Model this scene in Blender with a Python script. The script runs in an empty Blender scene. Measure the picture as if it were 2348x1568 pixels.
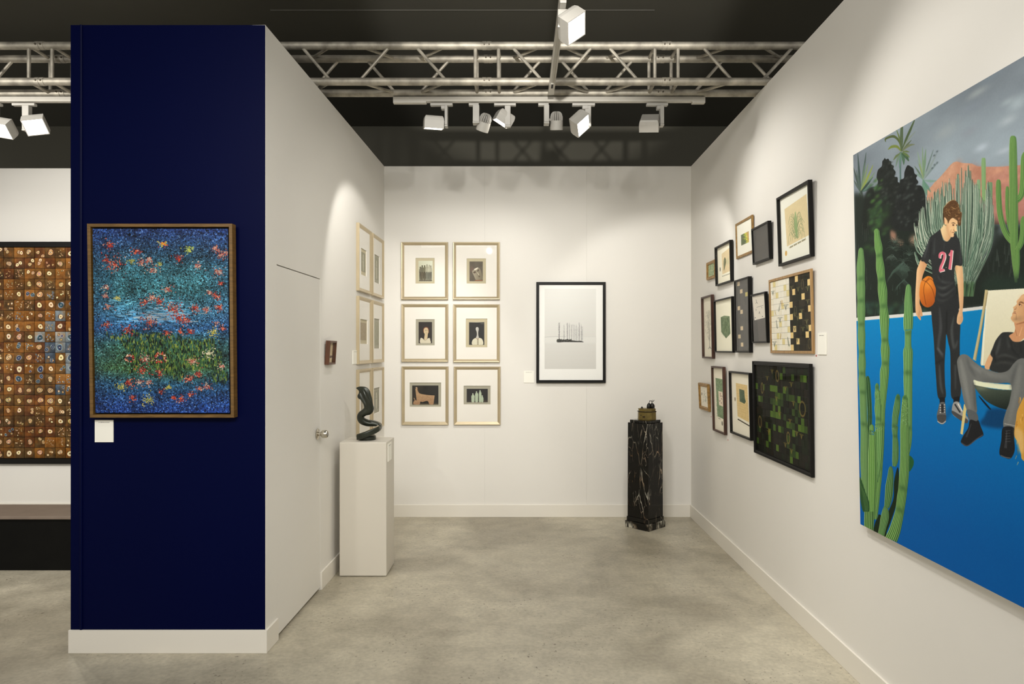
import bpy, bmesh, math, random
import numpy as np
from mathutils import Vector, Matrix

random.seed(7)
rng = np.random.default_rng(7)
SC = bpy.context.scene
COL = SC.collection
# ------------------------------------------------------------------ camera, world, large lights, exposure
F, CX, HY, EYE = 1565.0, 1190.0, 800.0, 1.6          # focal length and principal point in pixels of 2348x1568, eye height
cam_d = bpy.data.cameras.new('camera')
cam_d.sensor_fit = 'HORIZONTAL'
cam_d.sensor_width = 36.0
cam_d.lens = F * 36.0 / 2348.0
cam_d.shift_x = -(CX - 1174.0) / 2348.0
cam_d.shift_y = (HY - 784.0) / 2348.0
cam_d.clip_start = 0.05
cam = bpy.data.objects.new('camera', cam_d)
COL.objects.link(cam)
cam.location = (0, 0, EYE)
cam.rotation_euler = (math.pi / 2, 0, 0)
SC.camera = cam

vs = SC.view_settings
vs.view_transform = 'Standard'
vs.look = 'None'
vs.gamma = 1.0
vs.use_curve_mapping = False
vs.exposure = 0.0
SC.cycles.use_denoising = True
SC.cycles.caustics_reflective = False
SC.cycles.caustics_refractive = False
SC.cycles.max_bounces = 8
SC.cycles.diffuse_bounces = 5
SC.cycles.sample_clamp_indirect = 4.0

world = bpy.data.worlds.new('hall')
SC.world = world
world.use_nodes = True
wb = world.node_tree.nodes['Background']
wb.inputs[0].default_value = (1.0, 0.97, 0.9, 1)      # the lit exhibition hall around the booth
wb.inputs[1].default_value = 0.70

WARM = (1.0, 0.962, 0.90)
def spot(name, loc, target, power, deg, blend=0.4, radius=0.035, color=WARM, parent=None):
    l = bpy.data.lights.new(name, 'SPOT')
    l.energy = power; l.spot_size = math.radians(deg); l.spot_blend = blend
    l.shadow_soft_size = radius; l.color = color
    o = bpy.data.objects.new(name, l)
    COL.objects.link(o)
    d = Vector(target) - Vector(loc)
    o.matrix_world = Matrix.Translation(Vector(loc)) @ d.to_track_quat('-Z', 'Y').to_matrix().to_4x4()
    if parent:
        o.parent = parent
        o.matrix_parent_inverse = parent.matrix_world.inverted()
    return o

# lamps of the near track and of the aisle, plus added fill spots, in front of the picture
spot('track_lamp_back_wall', (-0.46, 2.4, 3.12), (0.30, 6.5, 1.75), 56, 62, 0.8)
spot('track_lamp_prints', (0.30, 2.0, 3.12), (-0.75, 6.5, 1.7), 84, 56, 0.8)
spot('track_lamp_mural', (0.26, 1.6, 3.15), (1.62, 2.0, 1.2), 40, 80, 0.8)
spot('track_lamp_left', (-1.95, -0.2, 3.15), (0.2, 6.2, 0.8), 72, 60, 0.8)
spot('track_lamp_door', (1.0, 2.0, 3.15), (-1.33, 4.6, 1.3), 95, 70, 0.9)
spot('added_cluster_fill', (-0.25, 2.7, 3.12), (1.64, 3.9, 0.75), 52, 72, 0.85)  # added spot without a fixture, lifts the lower right wall
spot('aisle_lamp_blue', (-0.6, 0.4, 3.2), (-1.85, 3.6, 1.9), 70, 50, 0.9)
spot('aisle_lamp_floor', (0.3, 3.2, 3.15), (0.25, 4.2, 0.0), 75, 85, 0.9)
spot('added_booth_fill', (-3.9, 2.6, 3.12), (-3.3, 6.5, 1.3), 400, 85, 0.8)  # added unseen spot that brightens the left booth wall
spot('added_booth_fill', (-4.6, 4.2, 3.12), (-4.6, 6.5, 1.9), 40, 95, 0.8)  # second added spot for the same booth, out of view
spot('hall_flood', (0.1, -2.2, 2.33), (0.3, 7.0, 5.41), 1900, 24, 0.35, radius=0.055)
HEAD_POWER = {1: 30, 2: 34, 3: 33, 4: 28, 5: 50, 6: 42, 7: 50, 8: 60, 9: 45}

hp = bpy.data.lights.new('added_front_fill', 'AREA'); hp.shape = 'RECTANGLE'; hp.size, hp.size_y, hp.energy, hp.color = 3.5, 1.5, 215, (1.0, .97, .92)  # added area fill behind the camera, brightens floor and foreground
hl = bpy.data.objects.new('added_front_fill', hp); COL.objects.link(hl)
hl.matrix_world = Matrix.Translation((-0.6, -1.2, 4.3)) @ Vector((-.1, .62, -.78)).to_track_quat('-Z', 'Y').to_matrix().to_4x4()

# ------------------------------------------------------------------ helpers
def lin(c):
    out = []
    for v in c[:3]:
        v = v / 255.0
        out.append(v / 12.92 if v <= 0.04045 else ((v + 0.055) / 1.055) ** 2.4)
    return tuple(out)

def albedo(c, gain=0.85):
    return tuple(min(0.95, v / gain) for v in lin(c))

def mat(name, col, rough=0.6, metal=0.0, spec=0.5, vary=0.0, scale=8.0, bump=0.0, bscale=40.0, coat=0.0):
    m = bpy.data.materials.new(name)
    m.use_nodes = True
    nt = m.node_tree
    b = nt.nodes['Principled BSDF']
    b.inputs['Base Color'].default_value = (*col, 1)
    b.inputs['Roughness'].default_value = rough
    b.inputs['Metallic'].default_value = metal
    b.inputs['Specular IOR Level'].default_value = spec
    if coat:
        b.inputs['Coat Weight'].default_value = coat
        b.inputs['Coat Roughness'].default_value = 0.15
    tc = nt.nodes.new('ShaderNodeTexCoord')
    if vary:
        n = nt.nodes.new('ShaderNodeTexNoise')
        n.inputs['Scale'].default_value = scale
        n.inputs['Detail'].default_value = 5
        nt.links.new(tc.outputs['Object'], n.inputs['Vector'])
        r = nt.nodes.new('ShaderNodeMapRange')
        r.inputs['From Min'].default_value = 0.3; r.inputs['From Max'].default_value = 0.7
        r.inputs['To Min'].default_value = 1 - vary; r.inputs['To Max'].default_value = 1 + vary
        nt.links.new(n.outputs['Fac'], r.inputs['Value'])
        mx = nt.nodes.new('ShaderNodeMix'); mx.data_type = 'RGBA'; mx.blend_type = 'MULTIPLY'
        mx.inputs[0].default_value = 1.0
        mx.inputs[6].default_value = (*col, 1)
        nt.links.new(r.outputs['Result'], mx.inputs[7])
        nt.links.new(mx.outputs[2], b.inputs['Base Color'])
    if bump:
        n2 = nt.nodes.new('ShaderNodeTexNoise')
        n2.inputs['Scale'].default_value = bscale
        n2.inputs['Detail'].default_value = 4
        nt.links.new(tc.outputs['Object'], n2.inputs['Vector'])
        bp = nt.nodes.new('ShaderNodeBump')
        bp.inputs['Strength'].default_value = bump
        bp.inputs['Distance'].default_value = 0.002
        nt.links.new(n2.outputs['Fac'], bp.inputs['Height'])
        nt.links.new(bp.outputs['Normal'], b.inputs['Normal'])
    return m

def wood(name, c1, c2, scale=(60, 6, 60), rough=0.45):
    m = bpy.data.materials.new(name); m.use_nodes = True
    nt = m.node_tree; b = nt.nodes['Principled BSDF']
    tc = nt.nodes.new('ShaderNodeTexCoord'); mp = nt.nodes.new('ShaderNodeMapping')
    mp.inputs['Scale'].default_value = scale
    n = nt.nodes.new('ShaderNodeTexNoise'); n.inputs['Scale'].default_value = 1.0; n.inputs['Detail'].default_value = 6
    n.inputs['Distortion'].default_value = 0.6
    cr = nt.nodes.new('ShaderNodeValToRGB')
    cr.color_ramp.elements[0].position = 0.35; cr.color_ramp.elements[0].color = (*c1, 1)
    cr.color_ramp.elements[1].position = 0.68; cr.color_ramp.elements[1].color = (*c2, 1)
    nt.links.new(tc.outputs['Object'], mp.inputs['Vector']); nt.links.new(mp.outputs['Vector'], n.inputs['Vector'])
    nt.links.new(n.outputs['Fac'], cr.inputs['Fac']); nt.links.new(cr.outputs['Color'], b.inputs['Base Color'])
    b.inputs['Roughness'].default_value = rough
    return m

def emitter(name, col, strength):
    m = bpy.data.materials.new(name); m.use_nodes = True
    b = m.node_tree.nodes['Principled BSDF']
    b.inputs['Base Color'].default_value = (0.8, 0.8, 0.8, 1)
    b.inputs['Emission Color'].default_value = (*col, 1)
    b.inputs['Emission Strength'].default_value = strength
    return m

def pane_mat(name='picture_glass', k=0.80, base=0.045):
    m = bpy.data.materials.new(name); m.use_nodes = True
    nt = m.node_tree; nt.nodes.remove(nt.nodes['Principled BSDF'])
    out = nt.nodes['Material Output']
    ge = nt.nodes.new('ShaderNodeNewGeometry'); dt = nt.nodes.new('ShaderNodeVectorMath'); dt.operation = 'DOT_PRODUCT'
    nt.links.new(ge.outputs['Incoming'], dt.inputs[0]); nt.links.new(ge.outputs['Normal'], dt.inputs[1])
    def mth(op, a, b=None, c=None):
        q = nt.nodes.new('ShaderNodeMath'); q.operation = op
        for k, v in enumerate((a, b, c)):
            if v is None: continue
            if isinstance(v, float): q.inputs[k].default_value = v
            else: nt.links.new(v, q.inputs[k])
        return q.outputs[0]
    fz = mth('POWER', mth('SUBTRACT', 1.0, mth('ABSOLUTE', dt.outputs['Value'])), 5.0)   # the same from both sides of the thin sheet
    fr = nt.nodes.new('ShaderNodeMath'); fr.operation = 'MULTIPLY_ADD'
    nt.links.new(fz, fr.inputs[0]); fr.inputs[1].default_value = k; fr.inputs[2].default_value = base
    tr = nt.nodes.new('ShaderNodeBsdfTransparent'); gl = nt.nodes.new('ShaderNodeBsdfGlossy')
    gl.inputs['Roughness'].default_value = 0.02
    mx = nt.nodes.new('ShaderNodeMixShader')
    nt.links.new(fr.outputs[0], mx.inputs[0]); nt.links.new(tr.outputs[0], mx.inputs[1]); nt.links.new(gl.outputs[0], mx.inputs[2])
    nt.links.new(mx.outputs[0], out.inputs['Surface'])
    return m

class MB:
    """collects shapes and links them as one mesh object"""
    def __init__(self):
        self.v = []; self.f = []; self.uv = {}; self.mi = {}
    def quad(self, pts, uv=None, mi=0):
        i = len(self.v); self.v += [tuple(p) for p in pts]
        self.f.append(tuple(range(i, i + len(pts))))
        if uv: self.uv[len(self.f) - 1] = uv
        if mi: self.mi[len(self.f) - 1] = mi
        return self
    def box(self, x0, y0, z0, x1, y1, z1):
        p = [(x0, y0, z0), (x1, y0, z0), (x1, y1, z0), (x0, y1, z0), (x0, y0, z1), (x1, y0, z1), (x1, y1, z1), (x0, y1, z1)]
        return self.hexa(p)
    def hexa(self, p):
        i = len(self.v); self.v += [tuple(q) for q in p]
        for f in ((0, 3, 2, 1), (4, 5, 6, 7), (0, 1, 5, 4), (1, 2, 6, 5), (2, 3, 7, 6), (3, 0, 4, 7)):
            self.f.append(tuple(i + k for k in f))
        return self
    def loops(self, loops, close=True, cap0=False, cap1=False, ring=False):
        n = len(loops[0]); i = len(self.v)
        for l in loops: self.v += [tuple(q) for q in l]
        m = len(loops)
        for a in range(m if ring else m - 1):
            b = (a + 1) % m
            for k in range(n if close else n - 1):
                k2 = (k + 1) % n
                self.f.append((i + a * n + k, i + a * n + k2, i + b * n + k2, i + b * n + k))
        if cap0: self.f.append(tuple(i + k for k in reversed(range(n))))
        if cap1: self.f.append(tuple(i + (m - 1) * n + k for k in range(n)))
        return self
    def tube(self, p0, p1, r, n=10, r1=None):
        p0, p1 = Vector(p0), Vector(p1)
        d = (p1 - p0).normalized()
        a = d.orthogonal().normalized(); b = d.cross(a)
        r1 = r if r1 is None else r1
        L = []
        for p, rr in ((p0, r), (p1, r1)):
            L.append([p + (a * math.cos(t) + b * math.sin(t)) * rr for t in (2 * math.pi * k / n for k in range(n))])
        return self.loops(L, cap0=True, cap1=True)
    def lathe(self, prof, M=None, n=24, cap=True):
        L = []
        for r, z in prof:
            L.append([Vector((r * math.cos(2 * math.pi * k / n), r * math.sin(2 * math.pi * k / n), z)) for k in range(n)])
        if M is not None: L = [[M @ q for q in l] for l in L]
        return self.loops(L, cap0=cap, cap1=cap)
    def frame(self, x0, y0, x1, y1, prof):
        """rectangular ring: prof is a list of (inset from the outer edge, height)"""
        L = []
        for d, z in prof:
            L.append([(x0 + d, y0 + d, z), (x1 - d, y0 + d, z), (x1 - d, y1 - d, z), (x0 + d, y1 - d, z)])
        return self.loops(L, ring=True)
    def obj(self, name, m, parent=None, smooth=False, bevel=0.0, seg=2):
        me = bpy.data.meshes.new(name)
        me.from_pydata([tuple(q) for q in self.v], [], self.f)
        for mm in (m if isinstance(m, (list, tuple)) else [m]): me.materials.append(mm)
        for k, i in self.mi.items(): me.polygons[k].material_index = i
        if self.uv:
            ul = me.uv_layers.new(name='UVMap')
            for k, uvs in self.uv.items():
                for li, q in zip(me.polygons[k].loop_indices, uvs): ul.data[li].uv = q
        me.update()
        if smooth:
            me.polygons.foreach_set('use_smooth', [True] * len(me.polygons))
            me.set_sharp_from_angle(angle=math.radians(40))
        o = bpy.data.objects.new(name, me); COL.objects.link(o)
        if parent: o.parent = parent
        if bevel:
            bv = o.modifiers.new('bevel', 'BEVEL'); bv.width = bevel; bv.segments = seg; bv.limit_method = 'ANGLE'
        return o

def tag(o, label, cat, group=None):
    o['label'] = label; o['category'] = cat
    if group: o['group'] = group
    return o

def thing(name, label, cat, M=None, group=None):
    o = bpy.data.objects.new(name, None); COL.objects.link(o)
    o.empty_display_size = 0.1
    if M is not None: o.matrix_world = M
    return tag(o, label, cat, group)

def struct(o):
    o['kind'] = 'structure'
    return o

def ray(x, y): return Vector(((x - CX) / F, 1.0, (HY - y) / F))
def P(x, y, Y): return Vector(((x - CX) / F * Y, Y, EYE + (HY - y) / F * Y))

class Wall:
    """a wall plane with u to the right as one faces it, v up and n out of it"""
    def __init__(self, O, u, v=(0, 0, 1)):
        self.O = Vector(O); self.u = Vector(u).normalized(); self.v = Vector(v).normalized(); self.n = self.u.cross(self.v)
    def px(self, x, y, off=0.0):
        d = ray(x, y); C = Vector((0, 0, EYE))
        t = (off - self.n.dot(C - self.O)) / self.n.dot(d)
        q = C + d * t - self.O
        return self.u.dot(q), self.v.dot(q)
    def M(self, a=0, b=0, off=0, lean=0.0, roll=0.0):
        p = self.O + self.u * a + self.v * b + self.n * off
        m = Matrix((self.u, self.v, self.n)).transposed().to_4x4()
        m.translation = p
        return m @ Matrix.Rotation(lean, 4, 'X') @ Matrix.Rotation(roll, 4, 'Z')

XR = 1.64                                     # right wall
BACK = Wall((0, 6.504, 0), (1, 0, 0))
RIGHT = Wall((XR, 0, 0), (0, -1, 0))
LA, LB = Vector((-1.337, 3.598, 0)), Vector((-1.284, 6.504, 0))
LEFT = Wall(LA, LB - LA)                      # very slightly out of square, as in the booth
PILLAR = Wall((-1.337, 3.598, 0), (1, 0, 0))
BOOTH = Wall((-2.363, 6.58, 0), (1, 0, 0))
# ------------------------------------------------------------------ painter for the flat pictures
def catmull(p, closed=True, sub=5):
    p = np.asarray(p, float); n = len(p); out = []
    rngk = range(n) if closed else range(n - 1)
    for i in rngk:
        if closed: p0, p1, p2, p3 = p[i - 1], p[i], p[(i + 1) % n], p[(i + 2) % n]
        else: p0, p1, p2, p3 = p[max(i - 1, 0)], p[i], p[i + 1], p[min(i + 2, n - 1)]
        for k in range(sub):
            t = k / sub
            out.append(0.5 * (2 * p1 + (p2 - p0) * t + (2 * p0 - 5 * p1 + 4 * p2 - p3) * t * t + (3 * p1 - p0 - 3 * p2 + p3) * t ** 3))
    if not closed: out.append(p[-1])
    return np.array(out)

def blur(a, r):
    if r < 1: return a
    for _ in range(2):
        for ax in (0, 1):
            pad = [(0, 0), (0, 0)]; pad[ax] = (r + 1, r)
            c = np.cumsum(np.pad(a, pad, mode='edge'), axis=ax)
            a = (c[2 * r + 1:] - c[:-2 * r - 1]) / (2 * r + 1) if ax == 0 else (c[:, 2 * r + 1:] - c[:, :-2 * r - 1]) / (2 * r + 1)
    return a

def vnoise(h, w, cell, seed=0, octaves=3, stretch=(1, 1)):
    g = np.random.default_rng(seed); out = np.zeros((h, w)); amp = 1.0; tot = 0
    for o in range(octaves):
        cy, cx = max(1.0, cell * stretch[1]), max(1.0, cell * stretch[0])
        gh, gw = int(h / cy) + 3, int(w / cx) + 3
        q = g.random((gh, gw))
        y = np.arange(h) / cy; x = np.arange(w) / cx
        yi, xi = y.astype(int), x.astype(int)
        fy = (y - yi)[:, None]; fx = (x - xi)[None, :]
        fy = fy * fy * (3 - 2 * fy); fx = fx * fx * (3 - 2 * fx)
        a = q[yi][:, xi]; b = q[yi][:, xi + 1]; c = q[yi + 1][:, xi]; d = q[yi + 1][:, xi + 1]
        out += amp * ((a * (1 - fx) + b * fx) * (1 - fy) + (c * (1 - fx) + d * fx) * fy)
        tot += amp; amp *= 0.5; cell /= 2
    return out / tot

class Canvas:
    def __init__(self, w, h, col=(255, 255, 255)):
        self.w, self.h = w, h
        self.a = np.zeros((h, w, 3)); self.a[:] = np.array(col, float)
        self.z = None; self.T = None; self.sc = (w, h)
    def map(self, x0, y0, x1, y1):
        """source rectangle that fills the canvas"""
        self.T = lambda p: np.stack([(p[:, 0] - x0) / (x1 - x0) * self.w, (p[:, 1] - y0) / (y1 - y0) * self.h], 1)
        return self
    def tr(self, p):
        p = np.asarray(p, float).reshape(-1, 2)
        if self.z is not None: p = p / self.z[2] + np.array(self.z[:2], float)
        if self.T is not None: return self.T(p)
        return p * np.array(self.sc)
    def mask(self, q, ss=3):
        x0 = int(max(0, math.floor(q[:, 0].min()))); x1 = int(min(self.w, math.ceil(q[:, 0].max()) + 1))
        y0 = int(max(0, math.floor(q[:, 1].min()))); y1 = int(min(self.h, math.ceil(q[:, 1].max())))
        if x1 <= x0 or y1 <= y0: return None
        hh, ww = y1 - y0, x1 - x0
        acc = np.zeros((hh, ww + 2))
        xa, ya = q[:, 0], q[:, 1]; xb, yb = np.roll(xa, -1), np.roll(ya, -1)
        with np.errstate(divide='ignore', invalid='ignore'):
            sl = np.where(yb != ya, (xb - xa) / (yb - ya), 0.0)
        for i in range(hh * ss):
            y = y0 + (i + 0.5) / ss
            k = (ya <= y) != (yb <= y)
            if not k.any(): continue
            xs = np.sort(xa[k] + (y - ya[k]) * sl[k]) - x0
            row = acc[i // ss]
            for j in range(0, len(xs) - 1, 2):
                l = min(max(xs[j], 0), ww); r = min(max(xs[j + 1], 0), ww)
                if r <= l: continue
                il, ir = int(l), int(r)
                if il == ir: row[il] += r - l
                else:
                    row[il] += il + 1 - l; row[il + 1:ir] += 1; row[ir] += r - ir
        return x0, y0, np.minimum(acc[:, :ww] / ss, 1)
    def fill(self, pts, col, alpha=1.0, soft=0, smooth=True, col2=None, g0=None, g1=None, tex=0.0, seed=1):
        p = np.asarray(pts, float)
        if smooth and len(p) > 3: p = catmull(p)
        q = self.tr(p)
        if soft:
            s = int(soft)
            r = self.mask(q)
            if r is None: return
            x0, y0, m = r
            full = np.zeros((m.shape[0] + 4 * s, m.shape[1] + 4 * s)); full[2 * s:-2 * s, 2 * s:-2 * s] = m
            m = blur(full, s); x0 -= 2 * s; y0 -= 2 * s
            cx0, cy0 = max(0, -x0), max(0, -y0)
            m = m[cy0:, cx0:]; x0 += cx0; y0 += cy0
            m = m[:max(0, self.h - y0), :max(0, self.w - x0)]
        else:
            r = self.mask(q)
            if r is None: return
            x0, y0, m = r
        if m.size == 0: return
        hh, ww = m.shape
        c = np.array(col, float)
        if col2 is not None:
            a, b = self.tr([g0])[0], self.tr([g1])[0]
            d = b - a; yy, xx = np.mgrid[y0:y0 + hh, x0:x0 + ww]
            t = np.clip(((xx - a[0]) * d[0] + (yy - a[1]) * d[1]) / max(1e-6, d @ d), 0, 1)[..., None]
            c = c * (1 - t) + np.array(col2, float) * t
        if tex:
            c = c + (vnoise(hh, ww, 9, seed)[..., None] - 0.5) * tex
        A = self.a[y0:y0 + hh, x0:x0 + ww]
        A += (c - A) * (m[..., None] * alpha)
    def stroke(self, pts, w, col, alpha=1.0, smooth=True, soft=0):
        p = np.asarray(pts, float)
        if smooth and len(p) > 2: 
            n0 = len(p); p = catmull(p, False, 6)
        else: n0 = len(p)
        n = len(p)
        if np.isscalar(w): ww = np.full(n, float(w))
        else: ww = np.interp(np.linspace(0, 1, n), np.linspace(0, 1, len(w)), w)
        d = np.gradient(p, axis=0); L = np.hypot(d[:, 0], d[:, 1])[:, None]; L[L == 0] = 1
        nn = np.stack([-d[:, 1], d[:, 0]], 1) / L * (ww[:, None] / 2)
        self.fill(np.concatenate([p + nn, (p - nn)[::-1]]), col, alpha, soft, smooth=False)
    def ribbed(self, rows, base, light, dark, ribs=6, cap=True):
        """cactus stem: rows are (x, y, width)"""
        r = np.asarray(rows, float); c = catmull(r, False, 5)
        p, w = c[:, :2], np.maximum(c[:, 2], 2)
        d = np.gradient(p, axis=0); L = np.hypot(d[:, 0], d[:, 1])[:, None]; L[L == 0] = 1
        nn = np.stack([-d[:, 1], d[:, 0]], 1) / L
        if nn[:, 0].mean() > 0: nn = -nn
        def strip(a, b, col, al=1.0):
            self.fill(np.concatenate([p - nn * (w * a)[:, None], (p - nn * (w * b)[:, None])[::-1]]), col, al, smooth=False)
        strip(-0.5, 0.5, base)
        strip(0.22, 0.5, dark, 0.45); strip(-0.5, -0.38, light, 0.35)
        for k in range(ribs):
            a = -0.46 + 0.92 * k / (ribs - 1)
            strip(a - 0.026, a + 0.026, light, 0.75 if k < ribs - 1 else 0.5)
            strip(a + 0.035, a + 0.085, dark, 0.7)
        # swellings darken where the stem pinches in
        for i in range(3, len(r) - 2):
            if r[i, 2] < r[i - 1, 2] and r[i, 2] <= r[i + 1, 2]:
                self.blob(r[i, 0], r[i, 1], r[i, 2] * 0.45, r[i, 2] * 0.35, dark, 0.45)
    def blob(self, x, y, rx, ry, col, alpha=1.0, hard=1.0):
        c = self.tr([(x, y), (x + rx, y), (x, y + ry)])
        RX, RY = max(0.6, abs(c[1, 0] - c[0, 0])), max(0.6, abs(c[2, 1] - c[0, 1]))
        x0, x1 = int(max(0, c[0, 0] - 2.5 * RX)), int(min(self.w, c[0, 0] + 2.5 * RX + 1))
        y0, y1 = int(max(0, c[0, 1] - 2.5 * RY)), int(min(self.h, c[0, 1] + 2.5 * RY + 1))
        if x1 <= x0 or y1 <= y0: return
        yy, xx = np.mgrid[y0:y1, x0:x1]
        m = np.exp(-(((xx + .5 - c[0, 0]) / RX) ** 2 + ((yy + .5 - c[0, 1]) / RY) ** 2) * hard) * alpha
        A = self.a[y0:y1, x0:x1]; A += (np.array(col, float) - A) * np.minimum(m, 1)[..., None]
    def disc(self, x, y, rx, ry, col, alpha=1.0, n=22, rot=0.0, **k):
        t = np.linspace(0, 2 * math.pi, n, endpoint=False)
        px, py = rx * np.cos(t), ry * np.sin(t)
        self.fill(np.stack([x + px * math.cos(rot) - py * math.sin(rot), y + px * math.sin(rot) + py * math.cos(rot)], 1), col, alpha, smooth=False, **k)
    def grain(self, amt, cell=4, seed=3, stretch=(1, 1)):
        self.a += (vnoise(self.h, self.w, cell, seed, 3, stretch)[..., None] - 0.5) * amt
    def material(self, name, rough=0.6, gain=0.85, spec=0.4, bump=0.0):
        s = np.clip(self.a, 0, 255) / 255.0
        l = np.where(s <= 0.04045, s / 12.92, ((s + 0.055) / 1.055) ** 2.4) / gain
        l = np.clip(l, 0, 0.95)
        s = np.where(l <= 0.0031308, l * 12.92, 1.055 * l ** (1 / 2.4) - 0.055)
        px = np.ones((self.h, self.w, 4), np.float32); px[..., :3] = s[::-1]
        img = bpy.data.images.new(name, self.w, self.h, alpha=False)
        img.pixels.foreach_set(px.ravel()); img.update(); img.pack()
        m = bpy.data.materials.new(name); m.use_nodes = True
        nt = m.node_tree; b = nt.nodes['Principled BSDF']
        t = nt.nodes.new('ShaderNodeTexImage'); t.image = img; t.extension = 'EXTEND'
        nt.links.new(t.outputs['Color'], b.inputs['Base Color'])
        b.inputs['Roughness'].default_value = rough; b.inputs['Specular IOR Level'].default_value = spec
        if bump:
            bp = nt.nodes.new('ShaderNodeBump'); bp.inputs['Strength'].default_value = bump; bp.inputs['Distance'].default_value = 0.003
            nt.links.new(t.outputs['Color'], bp.inputs['Height']); nt.links.new(bp.outputs['Normal'], b.inputs['Normal'])
        return m
UVQ = [(0, 0), (1, 0), (1, 1), (0, 1)]
# ------------------------------------------------------------------ materials of the setting
M_white = mat('white_wall_paint', (0.80, 0.778, 0.73), 0.55, spec=0.3, vary=0.012, scale=1.5, bump=0.05, bscale=180)
M_base = mat('baseboard_paint', (0.80, 0.765, 0.69), 0.45, spec=0.35, vary=0.01, scale=2)
M_blue = mat('navy_paint', (0.0001, 0.0016, 0.028), 0.45, spec=0.06, vary=0.04, scale=1.2, bump=0.04, bscale=150)
M_ceil = mat('grey_ceiling_fabric', (0.085, 0.082, 0.068), 0.9, spec=0.1, vary=0.06, scale=0.7)
M_dark = mat('dark_void', (0.02, 0.018, 0.015), 0.9)

def floor_mat():
    m = bpy.data.materials.new('polished_concrete'); m.use_nodes = True
    nt = m.node_tree; b = nt.nodes['Principled BSDF']; L = nt.links.new
    tc = nt.nodes.new('ShaderNodeTexCoord')
    def noise(s, d, dist=0.0, mp=None):
        n = nt.nodes.new('ShaderNodeTexNoise'); n.inputs['Scale'].default_value = s; n.inputs['Detail'].default_value = d
        n.inputs['Distortion'].default_value = dist
        if mp:
            q = nt.nodes.new('ShaderNodeMapping'); q.inputs['Scale'].default_value = mp; q.inputs['Rotation'].default_value = (0, 0, 0.5)
            L(tc.outputs['Object'], q.inputs['Vector']); L(q.outputs['Vector'], n.inputs['Vector'])
        else: L(tc.outputs['Object'], n.inputs['Vector'])
        return n.outputs['Fac']
    def ramp(src, stops):
        r = nt.nodes.new('ShaderNodeValToRGB'); e = r.color_ramp.elements
        e[0].position, e[0].color = stops[0][0], (*stops[0][1], 1); e[1].position, e[1].color = stops[-1][0], (*stops[-1][1], 1)
        for p, c in stops[1:-1]:
            k = e.new(p); k.color = (*c, 1)
        L(src, r.inputs['Fac']); return r.outputs['Color']
    def mix(kind, a, bb, f=1.0):
        x = nt.nodes.new('ShaderNodeMix'); x.data_type = 'RGBA'; x.blend_type = kind
        if isinstance(f, float): x.inputs[0].default_value = f
        else: L(f, x.inputs[0])
        L(a, x.inputs[6])
        if isinstance(bb, tuple): x.inputs[7].default_value = (*bb, 1)
        else: L(bb, x.inputs[7])
        return x.outputs[2]
    base = ramp(noise(0.9, 7, 0.5), [(0.36, (0.315, 0.282, 0.212)), (0.5, (0.445, 0.405, 0.312)), (0.62, (0.52, 0.476, 0.37))])
    mid = ramp(noise(7.0, 8, 0.3), [(0.3, (0.86,) * 3), (0.7, (1.1,) * 3)])
    fine = ramp(noise(42.0, 6), [(0.3, (0.86,) * 3), (0.7, (1.1,) * 3)])
    sweep = ramp(noise(3.0, 6, 1.0, (1, 2.2, 1)), [(0.32, (0.93,) * 3), (0.6, (1.03,) * 3)])
    c = mix('MULTIPLY', base, mid); c = mix('MULTIPLY', c, fine); c = mix('MULTIPLY', c, sweep)
    pit = ramp(noise(48.0, 4), [(0.635, (0, 0, 0)), (0.67, (1, 1, 1))])
    where = ramp(noise(2.2, 3), [(0.42, (0, 0, 0)), (0.62, (1, 1, 1))])
    pm = nt.nodes.new('ShaderNodeMath'); pm.operation = 'MULTIPLY'; L(pit, pm.inputs[0]); L(where, pm.inputs[1])
    pm2 = nt.nodes.new('ShaderNodeMath'); pm2.operation = 'MULTIPLY'; pm2.inputs[1].default_value = 0.8; L(pm.outputs[0], pm2.inputs[0])
    c = mix('MIX', c, (0.085, 0.065, 0.04), pm2.outputs[0])
    L(c, b.inputs['Base Color'])
    rr = nt.nodes.new('ShaderNodeMapRange'); rr.inputs['To Min'].default_value = 0.26; rr.inputs['To Max'].default_value = 0.5
    L(noise(3.0, 6), rr.inputs['Value']); L(rr.outputs['Result'], b.inputs['Roughness'])
    b.inputs['Specular IOR Level'].default_value = 0.5
    bp = nt.nodes.new('ShaderNodeBump'); bp.inputs['Strength'].default_value = 0.12; bp.inputs['Distance'].default_value = 0.003
    L(noise(55.0, 5), bp.inputs['Height']); L(bp.outputs['Normal'], b.inputs['Normal'])
    return m

# ------------------------------------------------------------------ floor, ceiling, walls
struct(MB().box(-9, -6, -0.1, 9, 15, 0).obj('floor', floor_mat()))
ZC = 4.6
cl = struct(MB().box(-9, -6, ZC, 9, 15, ZC + 0.06).obj('ceiling', M_ceil))
ys = 3.0 * F / 777
MB().box(-2.2, ys - 0.004, ZC - 0.004, 1.2, ys + 0.004, ZC + 0.001).obj('seam', mat('ceiling_seam', (0.12, 0.115, 0.1), 0.8), cl)

struct(MB().box(-9, 9.2, 0, 9, 9.25, ZC).obj('wall_drape', mat('grey_drape', (0.105, 0.10, 0.080), 0.9, spec=0.1, vary=0.06, scale=0.7)))

ZT, ZF = 3.341, 3.308
YB = 6.504
wb_ = struct(MB().box(-1.354, YB + 0.008, 0, XR + 0.08, YB + 0.08, ZT - 0.004).obj('wall_back', M_dark))
seams = [-1.354, -0.328, 0.644, XR + 0.08]
for k in range(3):
    MB().box(seams[k] + 0.00035, YB, 0, seams[k + 1] - 0.00035, YB + 0.008, ZT).obj('wall_panel', M_white, wb_)

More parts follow.
